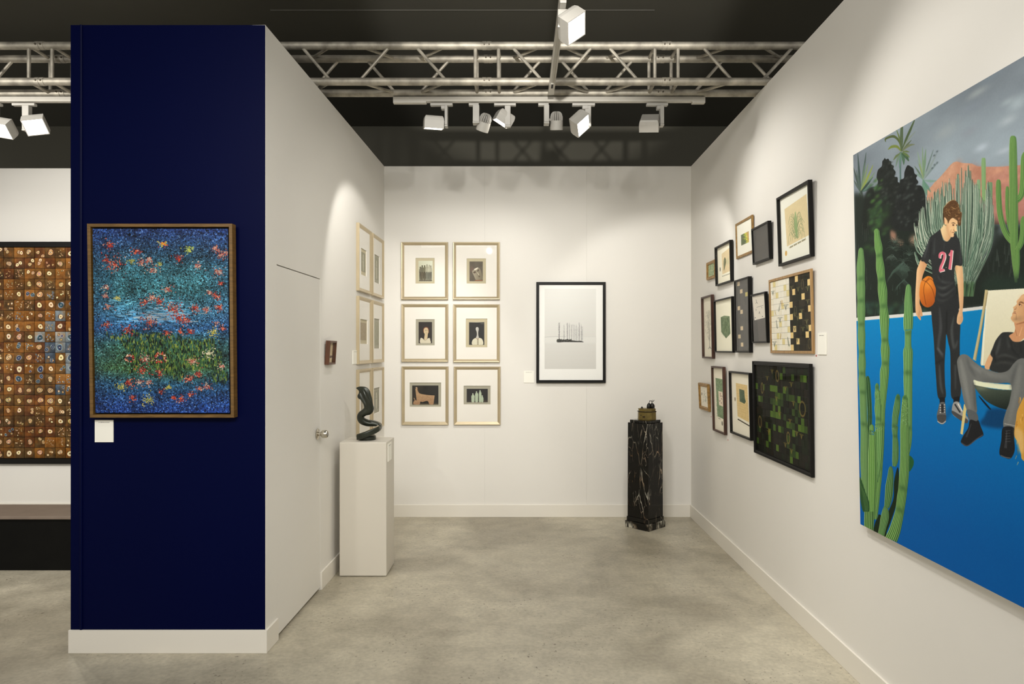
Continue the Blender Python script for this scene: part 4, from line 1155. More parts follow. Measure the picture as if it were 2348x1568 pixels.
for x, y, s, pal in ((180, 170, 30, RED), (205, 300, 62, RED), (150, 270, 24, RED), (360, 215, 22, RED), (470, 335, 30, PINK), (395, 290, 26, PINK), (440, 270, 18, PINK), (645, 262, 26, RED), (780, 310, 26, PINK), (915, 350, 30, PINK),
                     (545, 162, 24, [(214, 130, 40), (220, 190, 60), (190, 60, 40)]), (720, 200, 26, [(120, 140, 60), (190, 196, 90)]), (325, 275, 18, YEL), (900, 190, 24, PINK), (940, 240, 30, PINK), (415, 550, 26, RED), (465, 525, 24, PINK), (515, 550, 28, RED),
                     (600, 598, 48, RED), (640, 660, 36, RED), (450, 690, 42, RED), (695, 676, 34, RED), (300, 745, 38, RED), (145, 705, 24, RED), (755, 595, 28, RED), (905, 515, 24, RED), (858, 490, 18, PINK), (920, 590, 24, RED), (835, 605, 22, PINK),
                     (570, 470, 24, PINK), (560, 765, 20, RED), (650, 755, 16, RED), (720, 755, 18, RED), (945, 730, 16, RED), (900, 700, 16, PINK), (410, 940, 34, PINK), (380, 1015, 34, RED), (505, 1035, 28, RED), (740, 955, 28, PINK), (850, 898, 34, [(214, 206, 180), (190, 180, 150), (160, 160, 120)]),
                     (775, 1040, 26, RED), (710, 1075, 28, RED), (295, 1100, 28, RED), (370, 1100, 24, PINK), (430, 1100, 20, PINK), (785, 1140, 18, RED), (830, 1125, 24, PINK), (715, 1180, 20, RED), (655, 1210, 24, RED), (520, 1160, 16, RED), (430, 1215, 36, YEL), (570, 1130, 16, YEL), (240, 1130, 28, YEL), (320, 1205, 18, RED),
                     (880, 760, 28, YEL), (150, 455, 18, PINK), (145, 515, 16, PINK), (160, 585, 18, PINK), (930, 430, 18, RED), (225, 525, 20, YEL), (600, 1200, 14, RED), (930, 990, 22, PINK), (970, 220, 16, PINK), (520, 300, 12, YEL)):
    s *= 1.2
    for k in range(int(12 + s * 1.5)):
        a, q = g.uniform(0, 6.283), abs(g.gauss(0, .62)) * s * 1.1
        px, py, A = x + q * math.cos(a), y + q * .8 * math.sin(a), g.uniform(0, 3.14)
        L = g.uniform(5, 13)
        c.stroke([(px - math.cos(A) * L / 2, py - math.sin(A) * L / 2), (px + math.cos(A) * L / 2, py + math.sin(A) * L / 2)], g.uniform(4, 7), g.choice(pal), .9, False)
for x, y, s in ((303, 935, 34), (515, 932, 50)):
    for k in range(46):
        a = g.uniform(0, 6.283); q = s * g.uniform(.6, 1.08)
        c.stroke([(x + q * .7 * math.cos(a), y + q * .6 * math.sin(a)), (x + q * math.cos(a), y + q * .85 * math.sin(a))], 8, g.choice(RED + [(226, 196, 170)]), .9, False)
    c.disc(x, y, s * .3, s * .24, (44, 52, 78))
M_water = c.material('water_painting', .5, .95, .2, bump=.12)
M_walnutgold = wood('ochre_wood_frame', (.115, .060, .012), (.20, .108, .026), (14, 130, 14))
xl_, xr_ = (204.2 - CX) / F * 3.545, (535.3 - CX) / F * 3.545
zt_, zb_ = EYE + (HY - 512.7) / F * 3.535, EYE + (HY - 957) / F * 3.555
W, H = xr_ - xl_, zt_ - zb_
M = Wall((0, 3.598, 0), (1, 0, 0)).M((xl_ + xr_) / 2, zb_, .0006, .0235)
r, z = frame_thing('framed_painting', 'water garden painting of red flowers in an ochre wood float frame on navy wall', 'painting', M, W, H, .048, .017, M_walnutgold, M_tray, None, None,
                   [(0, 0), (0, .046), (.002, .048), (.015, .048), (.017, .046), (.017, .006), (.010, 0)], glass=False, back_z=.006)
b = MB().box(-W / 2 + .025, .025, .008, W / 2 - .025, H - .025, .0385)
b.obj('stretched_canvas', mat('navy_canvas_edge', (.01, .015, .04), .8), r)
rect('painting', -W / 2 + .025, .025, W / 2 - .025, H - .025, .0400, M_water, r)

# ------------------------------------------------------------------ agate tile panel and bench in the left booth
R4, C4, T4 = 20, 12, 40
c = Canvas(C4 * T4, R4 * T4, (96, 56, 16)).map(0, 0, C4, R4)
n = vnoise(c.h, c.w, 60, 8)
g = random.Random(21)
for i in range(R4):
    for j in range(C4):
        blue = math.exp(-(((j - 7.6) / 2.6) ** 2 + ((i - 9.4) / 4.5) ** 2)) + g.uniform(-.35, .3)
        base = g.choice([(104, 68, 20), (92, 64, 26), (128, 80, 22), (84, 58, 22), (146, 94, 34), (100, 56, 18)])
        if blue > .75: base = g.choice([(120, 130, 136), (70, 84, 100), (150, 154, 152)])
        c.fill([(j, i), (j + 1, i), (j + 1, i + 1), (j, i + 1)], base, smooth=False, col2=tuple(v * .7 for v in base), g0=(j + .2, i), g1=(j + .9, i + 1), tex=46, seed=i * 31 + j)
        for s in range(2): c.blob(j + g.random(), i + g.random(), .22, .22, (158, 96, 30), .4)
        k = g.choice([1, 1, 1, 2, 4, 8, 12])
        for s in range(k):
            rad = .30 * g.uniform(.8, 1.15) if k == 1 else (.20 if k == 2 else (.13 if k == 4 else .075))
            x = j + (.5 + g.uniform(-.08, .08) if k == 1 else g.uniform(.16, .84)); y = i + (.5 + g.uniform(-.08, .08) if k == 1 else g.uniform(.16, .84))
            dark = blue > .3 and g.random() < .75
            ringsc = [(66, 38, 14), (222, 196, 146), (150, 92, 40), (236, 220, 190), (90, 48, 26)] if not dark else [(150, 160, 168), (28, 40, 64), (70, 92, 116), (18, 22, 36), (200, 204, 204)]
            if g.random() < .3: ringsc = [(84, 50, 18), (240, 226, 190), (232, 210, 160), (214, 190, 140), (70, 40, 20)]
            for q in range(5 if k < 4 else 3):
                f = 1 - q * (.2 if k < 4 else .32)
                t = np.linspace(0, 2 * math.pi, 14, endpoint=False)
                rr = rad * f * (1 + .10 * np.sin(2 * t + g.random() * 6) + .06 * np.sin(3 * t + g.random() * 6))
                c.fill(np.stack([x + rr * np.cos(t), y + rr * np.sin(t)], 1), tuple(v + g.uniform(-12, 12) for v in ringsc[q]), .95, smooth=False)
c.a += ((n - .5) * 30)[..., None]
M_agate = c.material('agate_tiles', .25, .95, .3)
sL = 6.55 / F
xe = (8.1 - CX) * sL; pit = 23.6 * sL
tx0 = xe - 3 * pit; tx1 = tx0 + C4 * pit
tz1, tz0 = EYE + (HY - 567) * sL, EYE + (HY - 1050.5) * sL
fwid = .052
W, H = tx1 - tx0 + 2 * fwid, tz1 - tz0 + 2 * fwid
r, z = frame_thing('tile_panel', 'huge black framed panel of brown and blue agate tiles in the left booth', 'artwork', BOOTH.M((tx0 + tx1) / 2 + 2.363, tz0 - fwid, .0006), W, H, .045, fwid - .002, M_black, M_tray, None, None, None, glass=False, back_z=.014)
tiles(r, -W / 2 + fwid, fwid, W / 2 - fwid, H - fwid, .0145, R4, C4, M_agate, t=.012, gap=.0035, jitter=.0025)

bench = thing('bench', 'low black bench with a brown grey top below the tile panel', 'bench', Matrix.Translation((-3.4, 5.1, 0)))
bi = bench.matrix_world.inverted()
o = MB().box(-4.7, 4.93, 0.0, -2.45, 5.29, .372).obj('plinth', mat('black_bench_paint', (.003, .003, .0025), .55, spec=.12, vary=.2, scale=8), bench, bevel=.004); o.matrix_parent_inverse = bi
o = MB().box(-4.72, 4.91, .3725, -2.44, 5.30, .394).obj('top_board', mat('brown_grey_top', (.17, .13, .10), .55, vary=.08, scale=8), bench, bevel=.004); o.matrix_parent_inverse = bi

# ------------------------------------------------------------------ white pedestal with the twisted sculpture
M_ped = mat('pedestal_paint', (.66, .62, .54), .5, vary=.01, scale=3)
px0, px1, py0, py1, ptop = -1.262, -.932, 4.797, 5.095, .943
o = MB().box(px0, py0, .004, px1, py1, ptop).obj('pedestal', M_ped, bevel=.004)
tag(o, 'plain white painted pedestal standing beside the closet door wall', 'pedestal')
side = Wall((px1, 0, 0), (0, 1, 0))            # its right face, seen at a slant
a0, b1 = side.px(888.5, 1018.5); a1, b0 = side.px(896.5, 1052)
card('small white label card on the right face of the white pedestal', side.M((a0 + a1) / 2, b0, .0003), abs(a1 - a0), b1 - b0)

M_bronze = mat('green_black_bronze', (.020, .024, .015), .32, metal=.25, spec=.6, vary=.25, scale=14)
YS = 4.935
def s8(x, y): return P(800 + x / 8.26, 830 + y / 8.26, YS)
secs = [(178, 1428, 54, .016, -.050), (290, 1396, 58, .020, -.066), (430, 1348, 58, .022, -.060), (545, 1300, 56, .024, -.030), (594, 1262, 52, .028, .006), (560, 1222, 40, .038, .040), (450, 1198, 58, .042, .040),
        (330, 1182, 66, .038, .024), (238, 1125, 72, .032, .006), (228, 1035, 68, .030, -.004), (300, 975, 70, .030, -.006), (376, 925, 100, .034, -.002), (368, 835, 88, .038, 0), (345, 755, 96, .040, .002), (312, 680, 106, .040, 0), (288, 615, 112, .036, -.002),
        (262, 568, 96, .030, -.004), (222, 535, 52, .020, -.004), (178, 521, 30, .010, -.004), (140, 517, 4, .004, -.004)]
pts = np.array([(a, b) for a, b, *_ in secs], float)
ctr = catmull(np.array([(a, b, h, d, y) for a, b, h, d, y in secs], float), False, 4)
dv = np.gradient(ctr[:, :2], axis=0); dv /= np.hypot(dv[:, 0], dv[:, 1])[:, None]
# the lowest band stands upright, higher sections turn with the path
L = []
N = 28
for k in range(len(ctr)):
    x, y, h, d, yo = ctr[k]
    s = k / (len(ctr) - 1)
    nx, ny = -dv[k, 1], dv[k, 0]
    f = min(1, max(0, (s - .20) / .12)); vx, vy = nx * f, ny * f + (1 - f) * (1 if ny >= 0 else 1)
    l = math.hypot(vx, vy) or 1; vx, vy = vx / l, vy / l
    sq = 1 - f
    c0 = s8(x, y); top = s8(x + vx * h, y + vy * h) - c0
    ring_ = []
    for j in range(N):
        t = 2 * math.pi * j / N
        ca, sa = math.cos(t), math.sin(t)
        if sq > .05:                                       # squarer band at the foot
            e = 1 - .55 * sq; ca = math.copysign(abs(ca) ** e, ca); sa = math.copysign(abs(sa) ** e, sa)
        w = 1.0
        if s > .60: w += .20 * min(1, (s - .6) / .1) * math.sin(6 * t + s * 4) * (1 if s < .93 else .3)
        ring_.append(c0 + top * (ca * w) + Vector((0, 1, 0)) * (sa * d * w + yo))
    L.append(ring_)
low = min(min(q.z for q in l) for l in L)
sx, sy = s8(340, 1478).x, YS
root = thing('sculpture', 'dark bronze twisted draped figure on the white pedestal', 'sculpture', Matrix.Translation((sx, sy, ptop)))
si = root.matrix_world.inverted()
lift = ptop + .006 - low
o = MB().loops([[q + Vector((0, 0, max(0, lift) if low < ptop + .006 else 0)) for q in l] for l in L], cap0=True, cap1=True).obj('figure', M_bronze, root, True); o.matrix_parent_inverse = si
hc, hr = s8(222, 640), 52 / 8.26 * YS / F
hd = MB().lathe([(max(.0005, math.sin(a)) * hr, -math.cos(a) * hr * 1.15) for a in np.linspace(0, math.pi, 14)], Matrix.Translation(hc + Vector((0, -.012, 0))) @ Matrix.Rotation(.35, 4, 'Y'), 22).obj('head', M_bronze, root, True)
hd.matrix_parent_inverse = si
ss = o.modifiers.new('smooth', 'SUBSURF'); ss.levels = 1; ss.render_levels = 2
o = MB().lathe([(0, 0), (.060, 0), (.063, .004), (.063, .026), (.058, .032), (0, .033)], Matrix.Translation((sx, sy + .012, ptop + .0003)), 36, cap=False).obj('base', M_bronze, root, True); o.matrix_parent_inverse = si

# ------------------------------------------------------------------ black marble pedestal with the small bronze
def marble(name, lightbase=False):
    m = bpy.data.materials.new(name); m.use_nodes = True
    nt = m.node_tree; b = nt.nodes['Principled BSDF']; Lk = nt.links.new
    tc = nt.nodes.new('ShaderNodeTexCoord')
    mp = nt.nodes.new('ShaderNodeMapping'); mp.inputs['Scale'].default_value = (1, 1, .26); Lk(tc.outputs['Object'], mp.inputs['Vector'])
    ds = nt.nodes.new('ShaderNodeTexNoise'); ds.inputs['Scale'].default_value = 7; ds.inputs['Detail'].default_value = 5; Lk(mp.outputs[0], ds.inputs['Vector'])
    ad = nt.nodes.new('ShaderNodeVectorMath'); ad.operation = 'MULTIPLY_ADD'; ad.inputs[1].default_value = (.13, .13, .13)
    Lk(ds.outputs['Color'], ad.inputs[0]); Lk(mp.outputs[0], ad.inputs[2])
    def veins(scale, width, feature='DISTANCE_TO_EDGE'):
        v = nt.nodes.new('ShaderNodeTexVoronoi'); v.feature = feature; v.inputs['Scale'].default_value = scale
        Lk(ad.outputs[0], v.inputs['Vector'])
        r = nt.nodes.new('ShaderNodeMapRange'); r.inputs['From Min'].default_value = 0; r.inputs['From Max'].default_value = width
        r.inputs['To Min'].default_value = 1; r.inputs['To Max'].default_value = 0; Lk(v.outputs['Distance'], r.inputs['Value'])
        return r.outputs['Result']
    n2 = nt.nodes.new('ShaderNodeTexNoise'); n2.inputs['Scale'].default_value = 7; n2.inputs['Detail'].default_value = 3; Lk(tc.outputs['Object'], n2.inputs['Vector'])
    g2 = nt.nodes.new('ShaderNodeMapRange'); g2.inputs['From Min'].default_value = .44; g2.inputs['From Max'].default_value = .66; Lk(n2.outputs['Fac'], g2.inputs['Value'])
    def mul(a, bb):
        q = nt.nodes.new('ShaderNodeMath'); q.operation = 'MULTIPLY'; Lk(a, q.inputs[0]); Lk(bb, q.inputs[1]); return q.outputs[0]
    def mx(a, bb):
        q = nt.nodes.new('ShaderNodeMath'); q.operation = 'MAXIMUM'; Lk(a, q.inputs[0]); Lk(bb, q.inputs[1]); return q.outputs[0]
    vf = mx(mul(veins(7.0, .018), g2.outputs[0]), mul(veins(17, .014), g2.outputs[0]))
    if lightbase: vf = mx(vf, mul(veins(60, .22), g2.outputs[0]))
    cr = nt.nodes.new('ShaderNodeValToRGB'); e = cr.color_ramp.elements
    e[0].position, e[0].color = .35, (.30, .15, .045, 1); e[1].position, e[1].color = .6, (.60, .57, .47, 1)
    n3 = nt.nodes.new('ShaderNodeTexNoise'); n3.inputs['Scale'].default_value = 6; Lk(tc.outputs['Object'], n3.inputs['Vector']); Lk(n3.outputs['Fac'], cr.inputs['Fac'])
    x = nt.nodes.new('ShaderNodeMix'); x.data_type = 'RGBA'; Lk(vf, x.inputs[0]); x.inputs[6].default_value = (.0035, .0032, .0028, 1); Lk(cr.outputs['Color'], x.inputs[7])
    Lk(x.outputs[2], b.inputs['Base Color']); b.inputs['Roughness'].default_value = .14; b.inputs['Specular IOR Level'].default_value = .35
    return m
M_marble, M_marble2 = marble('black_marble'), marble('veined_black_marble', True)
mc, th = Vector((1.137, 6.147, 0)), math.radians(44.0)
MM = Matrix.Translation(mc) @ Matrix.Rotation(th, 4, 'Z')
mroot = thing('marble_pedestal', 'black marble pedestal with gold and white veins, turned cornerwise by the back wall', 'pedestal', MM)
def mbox(name, s, z0, z1, m, s2=None):
    s2 = s if s2 is None else s2; h, k = s / 2, s2 / 2
    MB().hexa([(-h, -h, z0), (h, -h, z0), (h, h, z0), (-h, h, z0), (-k, -k, z1), (k, -k, z1), (k, k, z1), (-k, k, z1)]).obj(name, m, mroot, bevel=.003)
mbox('base_slab', .256, .0005, .060, M_marble2)
mbox('plinth_slab', .236, .0605, .098, M_marble)
mbox('shaft', .226, .0985, .940, M_marble, .222)
mbox('cap_slab', .196, .9405, .964, M_marble)

M_brass = mat('olive_brass', (.17, .125, .035), .38, metal=.5, vary=.2, scale=30)
M_brassd = mat('dark_brass', (.045, .030, .012), .4, metal=.5)
M_patina = mat('black_patina', (.012, .012, .010), .35, metal=.3, vary=.3, scale=50)
YB_ = 6.147
def s7(x, y): return P(1455 + x / 20.9, 910 + y / 20.9, YB_)
bx0, bx1 = s7(175, 0).x, s7(1003, 0).x
bc = (bx0 + bx1) / 2; br = (bx1 - bx0) / 2
zb0 = .9645; K = 6.147 / F / 20.9
BM = Matrix.Translation((bc, YB_, zb0))
broot = thing('small_bronze', 'small octagonal brass box topped with dark bronze figures on the marble pedestal', 'sculpture', BM)
binv = broot.matrix_world.inverted()
def bp(n_, mb, m, M=None, **k):
    o = mb.obj(n_, m, broot, **k)
    return o
def octo(mb, prof, r0):
    L = []
    for f, z in prof:
        L.append([(r0 * f * math.cos(math.pi / 8 + q * math.pi / 4) / math.cos(math.pi / 8), r0 * f * .82 * math.sin(math.pi / 8 + q * math.pi / 4) / math.cos(math.pi / 8), z) for q in range(8)])
    return mb.loops(L, cap0=True, cap1=True)
hb = 365 * K
bp('box', octo(MB(), [(.99, 0), (1.0, .004), (.985, hb)], br), M_brass)
bp('rim', octo(MB(), [(1.0, hb + .0002), (1.045, hb + .005), (1.04, hb + .010)], br), M_brassd)
bp('lid', octo(MB(), [(.95, hb + .0102), (.93, hb + .020), (.97, hb + .027), (.96, hb + .031), (.90, hb + .033)], br), M_brass)
zt0 = hb + .033
def lx(x): return s7(x, 0).x - bc
def lz(y): return s7(0, y).z - zb0
fy = -br * .82 - .0012
bp('hatch', MB().box(lx(330), fy + .0, lz(965), lx(440), fy + .006, lz(880)), M_brassd)
bp('keyhole', MB().box(lx(228), fy + .010, lz(858), lx(272), fy + .02, lz(835)), M_patina)
def lump(x, y, rx, rz, ry, yoff, rot=0):
    M = Matrix.Translation((lx(x), yoff, lz(y))) @ Matrix.Rotation(rot, 4, 'Y') @ Matrix.Diagonal((rx * K, ry, rz * K, 1))
    prof = [(math.sin(a), -math.cos(a)) for a in np.linspace(0, math.pi, 12)]
    b = MB().lathe([(max(0.001, p), q) for p, q in prof], M, 20)
    g_ = random.Random(int(x))
    b.v = [tuple(Vector(q) + Vector((g_.uniform(-1, 1), g_.uniform(-1, 1), g_.uniform(-1, 1))) * .0007) for q in b.v]
    return b
b = lump(675, 450, 100, 165, .020, -.004, .12); bp('figure', b, M_patina, smooth=True)
b = lump(855, 445, 120, 150, .022, .006, -.1); bp('figure', b, M_patina, smooth=True)
b = lump(900, 545, 60, 85, .016, -.012); bp('figure', b, M_patina, smooth=True)
def branch(ps, r_):
    mb = MB()
    for p, q in zip(ps[:-1], ps[1:]):
        mb.tube((lx(p[0]), 0, lz(p[1])), (lx(q[0]), 0, lz(q[1])), r_ * 1.1, 7, r_)
    bp('limb', mb, M_patina, smooth=True)
branch([(680, 310), (722, 215), (712, 170)], .0026); branch([(722, 205), (780, 182), (830, 215), (828, 320)], .0026)
branch([(828, 225), (850, 165), (875, 148)], .0022); branch([(835, 260), (900, 205), (940, 150)], .0026)
bp('finial', MB().lathe([(.0, 0), (78 * K, 0), (50 * K, 40 * K), (28 * K, 70 * K), (20 * K, 95 * K), (0, 97 * K)], Matrix.Translation((lx(345), -.01, zt0 - .001)), 16, cap=False), M_patina, smooth=True)
# ------------------------------------------------------------------ the large mural-like canvas on the right wall
mv = Vector((1.573 - 1.607, 0, 1.74))
MUR = Wall((1.607, 0, .78), (0, -1, 0), mv)
aTL, bTL = MUR.px(1957, 350); aBL, bBL = MUR.px(1972, 1205)
_, bTR = MUR.px(2348, 137); _, bBR = MUR.px(2348, 1388)
ma0, ma1 = (aTL + aBL) / 2, -1.12
mb0, mb1 = (bBL + bBR) / 2, (bTL + bTR) / 2
MW, MH = ma1 - ma0, mb1 - mb0
CWp = 1300; CHp = int(CWp * MH / MW)
c = Canvas(CWp, CHp, (150, 160, 166))
mO, mu, mvv, mn = [np.array(q) for q in (MUR.O, MUR.u, MUR.v, MUR.n)]
def mT(p):
    d = np.stack([(p[:, 0] - CX) / F, np.ones(len(p)), (HY - p[:, 1]) / F], 1)
    C = np.array((0, 0, EYE)); t = (mn @ (mO - C)) / (d @ mn)
    q = C + d * t[:, None] - mO
    return np.stack([(q @ mu - ma0) / MW * CWp, (1 - (q @ mvv - mb0) / MH) * CHp], 1)
c.T = mT
Z1, Z2, Z3, Z4 = (1950, 260, 6.535), (2130, 130, 5.807), (1950, 480, 5.6), (2130, 340, 4.358)
Z5, Z6, Z7, Z8 = (1950, 740, 6.03), (1950, 980, 5.6), (2130, 440, 9.8), (2250, 650, 7.467)
ZA, ZB = (2070, 440, 4.9), (2070, 640, 3.564)
ZI = (0, 0, 1.0)
g = random.Random(3)
# sky
hh, ww = c.h, c.w
yy = np.linspace(0, 1, hh)[:, None]; xx = np.linspace(0, 1, ww)[None, :]
cl_ = vnoise(hh, ww, 190, 12, 4, (1.5, .8)); c2_ = vnoise(hh, ww, 70, 13, 3, (1.6, .7))
t = np.clip(.25 + yy * 1.4 + xx * .25 + (cl_ - .5) * 1.0 + (c2_ - .5) * .35, 0, 1)[..., None]
c.a = np.array((98, 106, 114)) * (1 - t) + np.array((150, 164, 174)) * t
c.z = Z2
for x, y, rx, ry, col, al in ((700, 1210, 90, 50, (190, 202, 214), .5), (1180, 620, 120, 90, (170, 184, 190), .5), (1050, 850, 120, 60, (184, 194, 200), .45), (640, 480, 130, 50, (164, 172, 172), .5), (220, 1000, 150, 90, (156, 164, 166), .45),
                              (560, 680, 150, 60, (122, 132, 144), .5), (540, 1000, 110, 50, (132, 138, 148), .5), (1000, 1250, 110, 40, (186, 196, 206), .4), (820, 250, 180, 70, (112, 128, 140), .4), (1040, 600, 80, 40, (156, 168, 174), .5)):
    c.blob(x, y, rx, ry, col, al)
# mountain
c.z = Z4
c.fill([(-20, 420), (20, 385), (60, 335), (100, 300), (165, 225), (215, 165), (245, 140), (275, 132), (330, 146), (430, 152), (480, 178), (540, 185), (600, 184), (740, 183), (790, 176), (950, 165), (1500, 190), (1900, 260), (1900, 760), (-20, 760)], (188, 142, 116), smooth=False, col2=(164, 114, 102), g0=(300, 200), g1=(380, 640), tex=22)
c.fill([(275, 135), (330, 148), (300, 260), (330, 420), (250, 480), (270, 300)], (170, 118, 92), .6, soft=6)
c.fill([(430, 152), (480, 178), (560, 250), (520, 330), (470, 250)], (150, 98, 78), .55, soft=6)
for k in range(14): c.blob(g.uniform(300, 900), g.uniform(200, 420), 60, 26, g.choice([(206, 154, 122), (160, 108, 88)]), .3)
# left palm
c.z = Z1
def frond(pts, w, col, al=.9): c.stroke(pts, w, col, al)
for tip, col in (((110, 595), (52, 68, 64)), ((45, 810), (58, 70, 64)), ((90, 850), (70, 86, 80)), ((235, 585), (60, 76, 70)), ((220, 735), (92, 112, 96)), ((265, 750), (110, 128, 92)), ((340, 770), (124, 138, 60)), ((365, 880), (106, 130, 96)), ((340, 950), (70, 92, 84)), ((400, 1095), (64, 84, 80)), ((350, 1060), (80, 108, 96)), ((300, 1010), (46, 60, 56)), ((50, 1000), (70, 84, 76))):
    frond([(155, 1180), ((155 + tip[0]) / 2 + (tip[0] - 155) * .05, (1180 + tip[1]) / 2 - 10), tip], [16, 34, 5], col)
for k in range(40):
    x = g.uniform(40, 260); frond([(150 + g.uniform(-25, 25), 1190 + g.uniform(-20, 60)), ((150 + x) / 2, 1350), (x, 1568 + g.uniform(0, 260))], [10, 12, 4], g.choice([(74, 90, 80), (96, 106, 92), (58, 66, 56), (44, 50, 44), (90, 118, 108)]), .7)
# tall palm
frond([(755, 580), (748, 800), (752, 1080)], [34, 22, 26], (74, 100, 94))
for pts, w, col in (([(765, 570), (735, 430), (650, 345), (530, 380), (530, 430)], [10, 26, 40, 26, 4], (72, 84, 46)), ([(765, 575), (700, 500), (620, 500), (560, 545)], [8, 40, 40, 4], (108, 122, 52)), ([(760, 560), (735, 380), (690, 245)], [12, 26, 8], (94, 110, 60)),
                    ([(770, 560), (765, 400), (770, 200)], [20, 50, 40], (74, 90, 62)), ([(775, 560), (830, 400), (900, 240), (960, 100)], [12, 34, 34, 14], (66, 82, 50)), ([(780, 550), (860, 400), (980, 265)], [8, 24, 6], (122, 134, 122)), ([(780, 560), (850, 470), (915, 400)], [10, 26, 6], (84, 96, 70)),
                    ([(780, 560), (880, 480), (965, 465)], [10, 36, 6], (104, 114, 84)), ([(780, 570), (840, 570), (885, 580)], [14, 30, 6], (94, 108, 66)), ([(760, 590), (690, 640), (645, 700)], [14, 34, 8], (92, 108, 68)), ([(760, 590), (710, 680), (680, 800)], [14, 32, 6], (102, 124, 106)), ([(765, 595), (745, 700), (735, 820)], [20, 36, 10], (94, 124, 112)),
                    ([(770, 595), (795, 690), (800, 770)], [24, 44, 6], (70, 100, 74)), ([(775, 590), (830, 640), (875, 715)], [30, 60, 10], (58, 84, 58)), ([(780, 585), (840, 620), (885, 660)], [20, 40, 8], (92, 112, 66))):
    frond(pts, w, col, .92)
# third palm, hazier
for tip, w, col in (((1080, 500), 26, (116, 142, 108)), ((1130, 530), 40, (106, 134, 104)), ((1245, 540), 22, (92, 112, 104)), ((1005, 570), 36, (128, 150, 128)), ((960, 790), 28, (84, 104, 84)), ((1030, 750), 30, (132, 148, 84)), ((985, 905), 36, (112, 142, 124)), ((1000, 700), 14, (120, 138, 128)),
                    ((1200, 830), 60, (122, 148, 134)), ((1290, 1010), 44, (116, 146, 132)), ((1150, 1230), 60, (96, 136, 114)), ((1205, 1180), 44, (88, 128, 108)), ((1305, 580), 26, (120, 134, 136)), ((1307, 740), 30, (116, 132, 134)), ((1280, 640), 40, (132, 146, 146))):
    frond([(1092, 1000), ((1092 + tip[0]) / 2 + (tip[0] - 1092) * .04, (1000 + tip[1]) / 2 - (20 if tip[1] < 1000 else -10)), tip], [10, w, 5], col, .85)
frond([(1092, 990), (1095, 1150), (1110, 1300)], [20, 60, 50], (100, 136, 116), .8)
for q in ((1255, 630), (1300, 570), (1300, 740), (1225, 820), (1260, 770)): c.blob(*q, 16, 14, (70, 84, 84), .8)
c.z = ZI
c.fill([(1940, 470), (1990, 450), (2040, 470), (2080, 450), (2120, 480), (2150, 560), (2250, 600), (2290, 545), (2330, 520), (2420, 520), (2700, 540), (2700, 690), (2348, 702), (2130, 722), (1950, 738)], (30, 37, 32), soft=7)
c.z = Z1
# dark topiary trees
T1 = [(500, 690), (515, 668), (535, 690), (565, 678), (590, 715), (610, 720), (615, 765), (650, 790), (645, 830), (678, 880), (660, 945), (705, 958), (712, 1030), (742, 1100), (745, 1720), (280, 1720), (330, 1400), (360, 1190), (412, 1030), (392, 960), (412, 850), (470, 790), (478, 720)]
T2 = [(845, 790), (872, 778), (910, 800), (945, 830), (962, 900), (1000, 930), (985, 972), (1018, 1030), (985, 1075), (1050, 1080), (1085, 1120), (1112, 1190), (1128, 1350), (1100, 1720), (640, 1720), (670, 1380), (690, 1180), (730, 1110), (745, 1000), (800, 970), (810, 880)]
c.fill([(230, 1200), (370, 1150), (380, 1720), (180, 1720)], (26, 30, 26), soft=4)
c.fill(T1, (30, 34, 31)); c.fill(T2, (31, 34, 33))
for k in range(60):
    x, y = g.uniform(410, 720), g.uniform(700, 1600)
    if abs(x - 560) < 60 + (y - 680) * .22: c.blob(x, y, g.uniform(14, 30), g.uniform(12, 26), g.choice([(46, 54, 50), (22, 24, 22), (40, 44, 42), (58, 64, 60)]), .6)
for k in range(46): c.blob(g.gauss(430, 50) - (k * 1.2), g.uniform(1000, 1700), g.uniform(20, 38), g.uniform(18, 32), g.choice([(58, 92, 46), (74, 112, 52), (44, 70, 42), (52, 78, 58)]), .55)
for k in range(80):
    x, y = g.uniform(680, 1110), g.uniform(800, 1700)
    if abs(x - 895) < 50 + (y - 790) * .32: c.blob(x, y, g.uniform(16, 34), g.uniform(14, 28), g.choice([(58, 66, 62), (24, 26, 25), (46, 50, 48), (70, 80, 76)]), .55)
# undergrowth
c.z = Z3
for k in range(22): c.blob(g.uniform(200, 480), g.uniform(-60, 560), g.uniform(30, 60), g.uniform(26, 50), g.choice([(52, 84, 44), (40, 62, 40), (62, 98, 52), (34, 46, 36)]), .5)
c.fill([(515, 275), (580, 300), (600, 380), (680, 420), (660, 470), (560, 430), (520, 370)], (168, 124, 104), .75, soft=4)
c.fill([(770, 360), (870, 320), (950, 300), (960, 360), (850, 440), (760, 440)], (170, 140, 118), .7, soft=6)
def fan(x, y, n_, L, a0_, a1_, col, w=7, droop=.3):
    for k in range(n_):
        a = a0_ + (a1_ - a0_) * k / (n_ - 1) + g.uniform(-.05, .05); l = L * g.uniform(.75, 1.05)
        tx, ty = x + math.cos(a) * l, y - math.sin(a) * l
        c.stroke([(x, y), ((x + tx) / 2, (y + ty) / 2 - l * .1), (tx, ty + l * droop * abs(math.cos(a)))], [w, w * .8, 2], col, .7)
for k in range(26): fan(g.uniform(480, 830), g.uniform(420, 800), 7, 120, .2, 2.9, g.choice([(34, 44, 38), (50, 62, 54), (66, 82, 74), (24, 30, 26)]), 9)
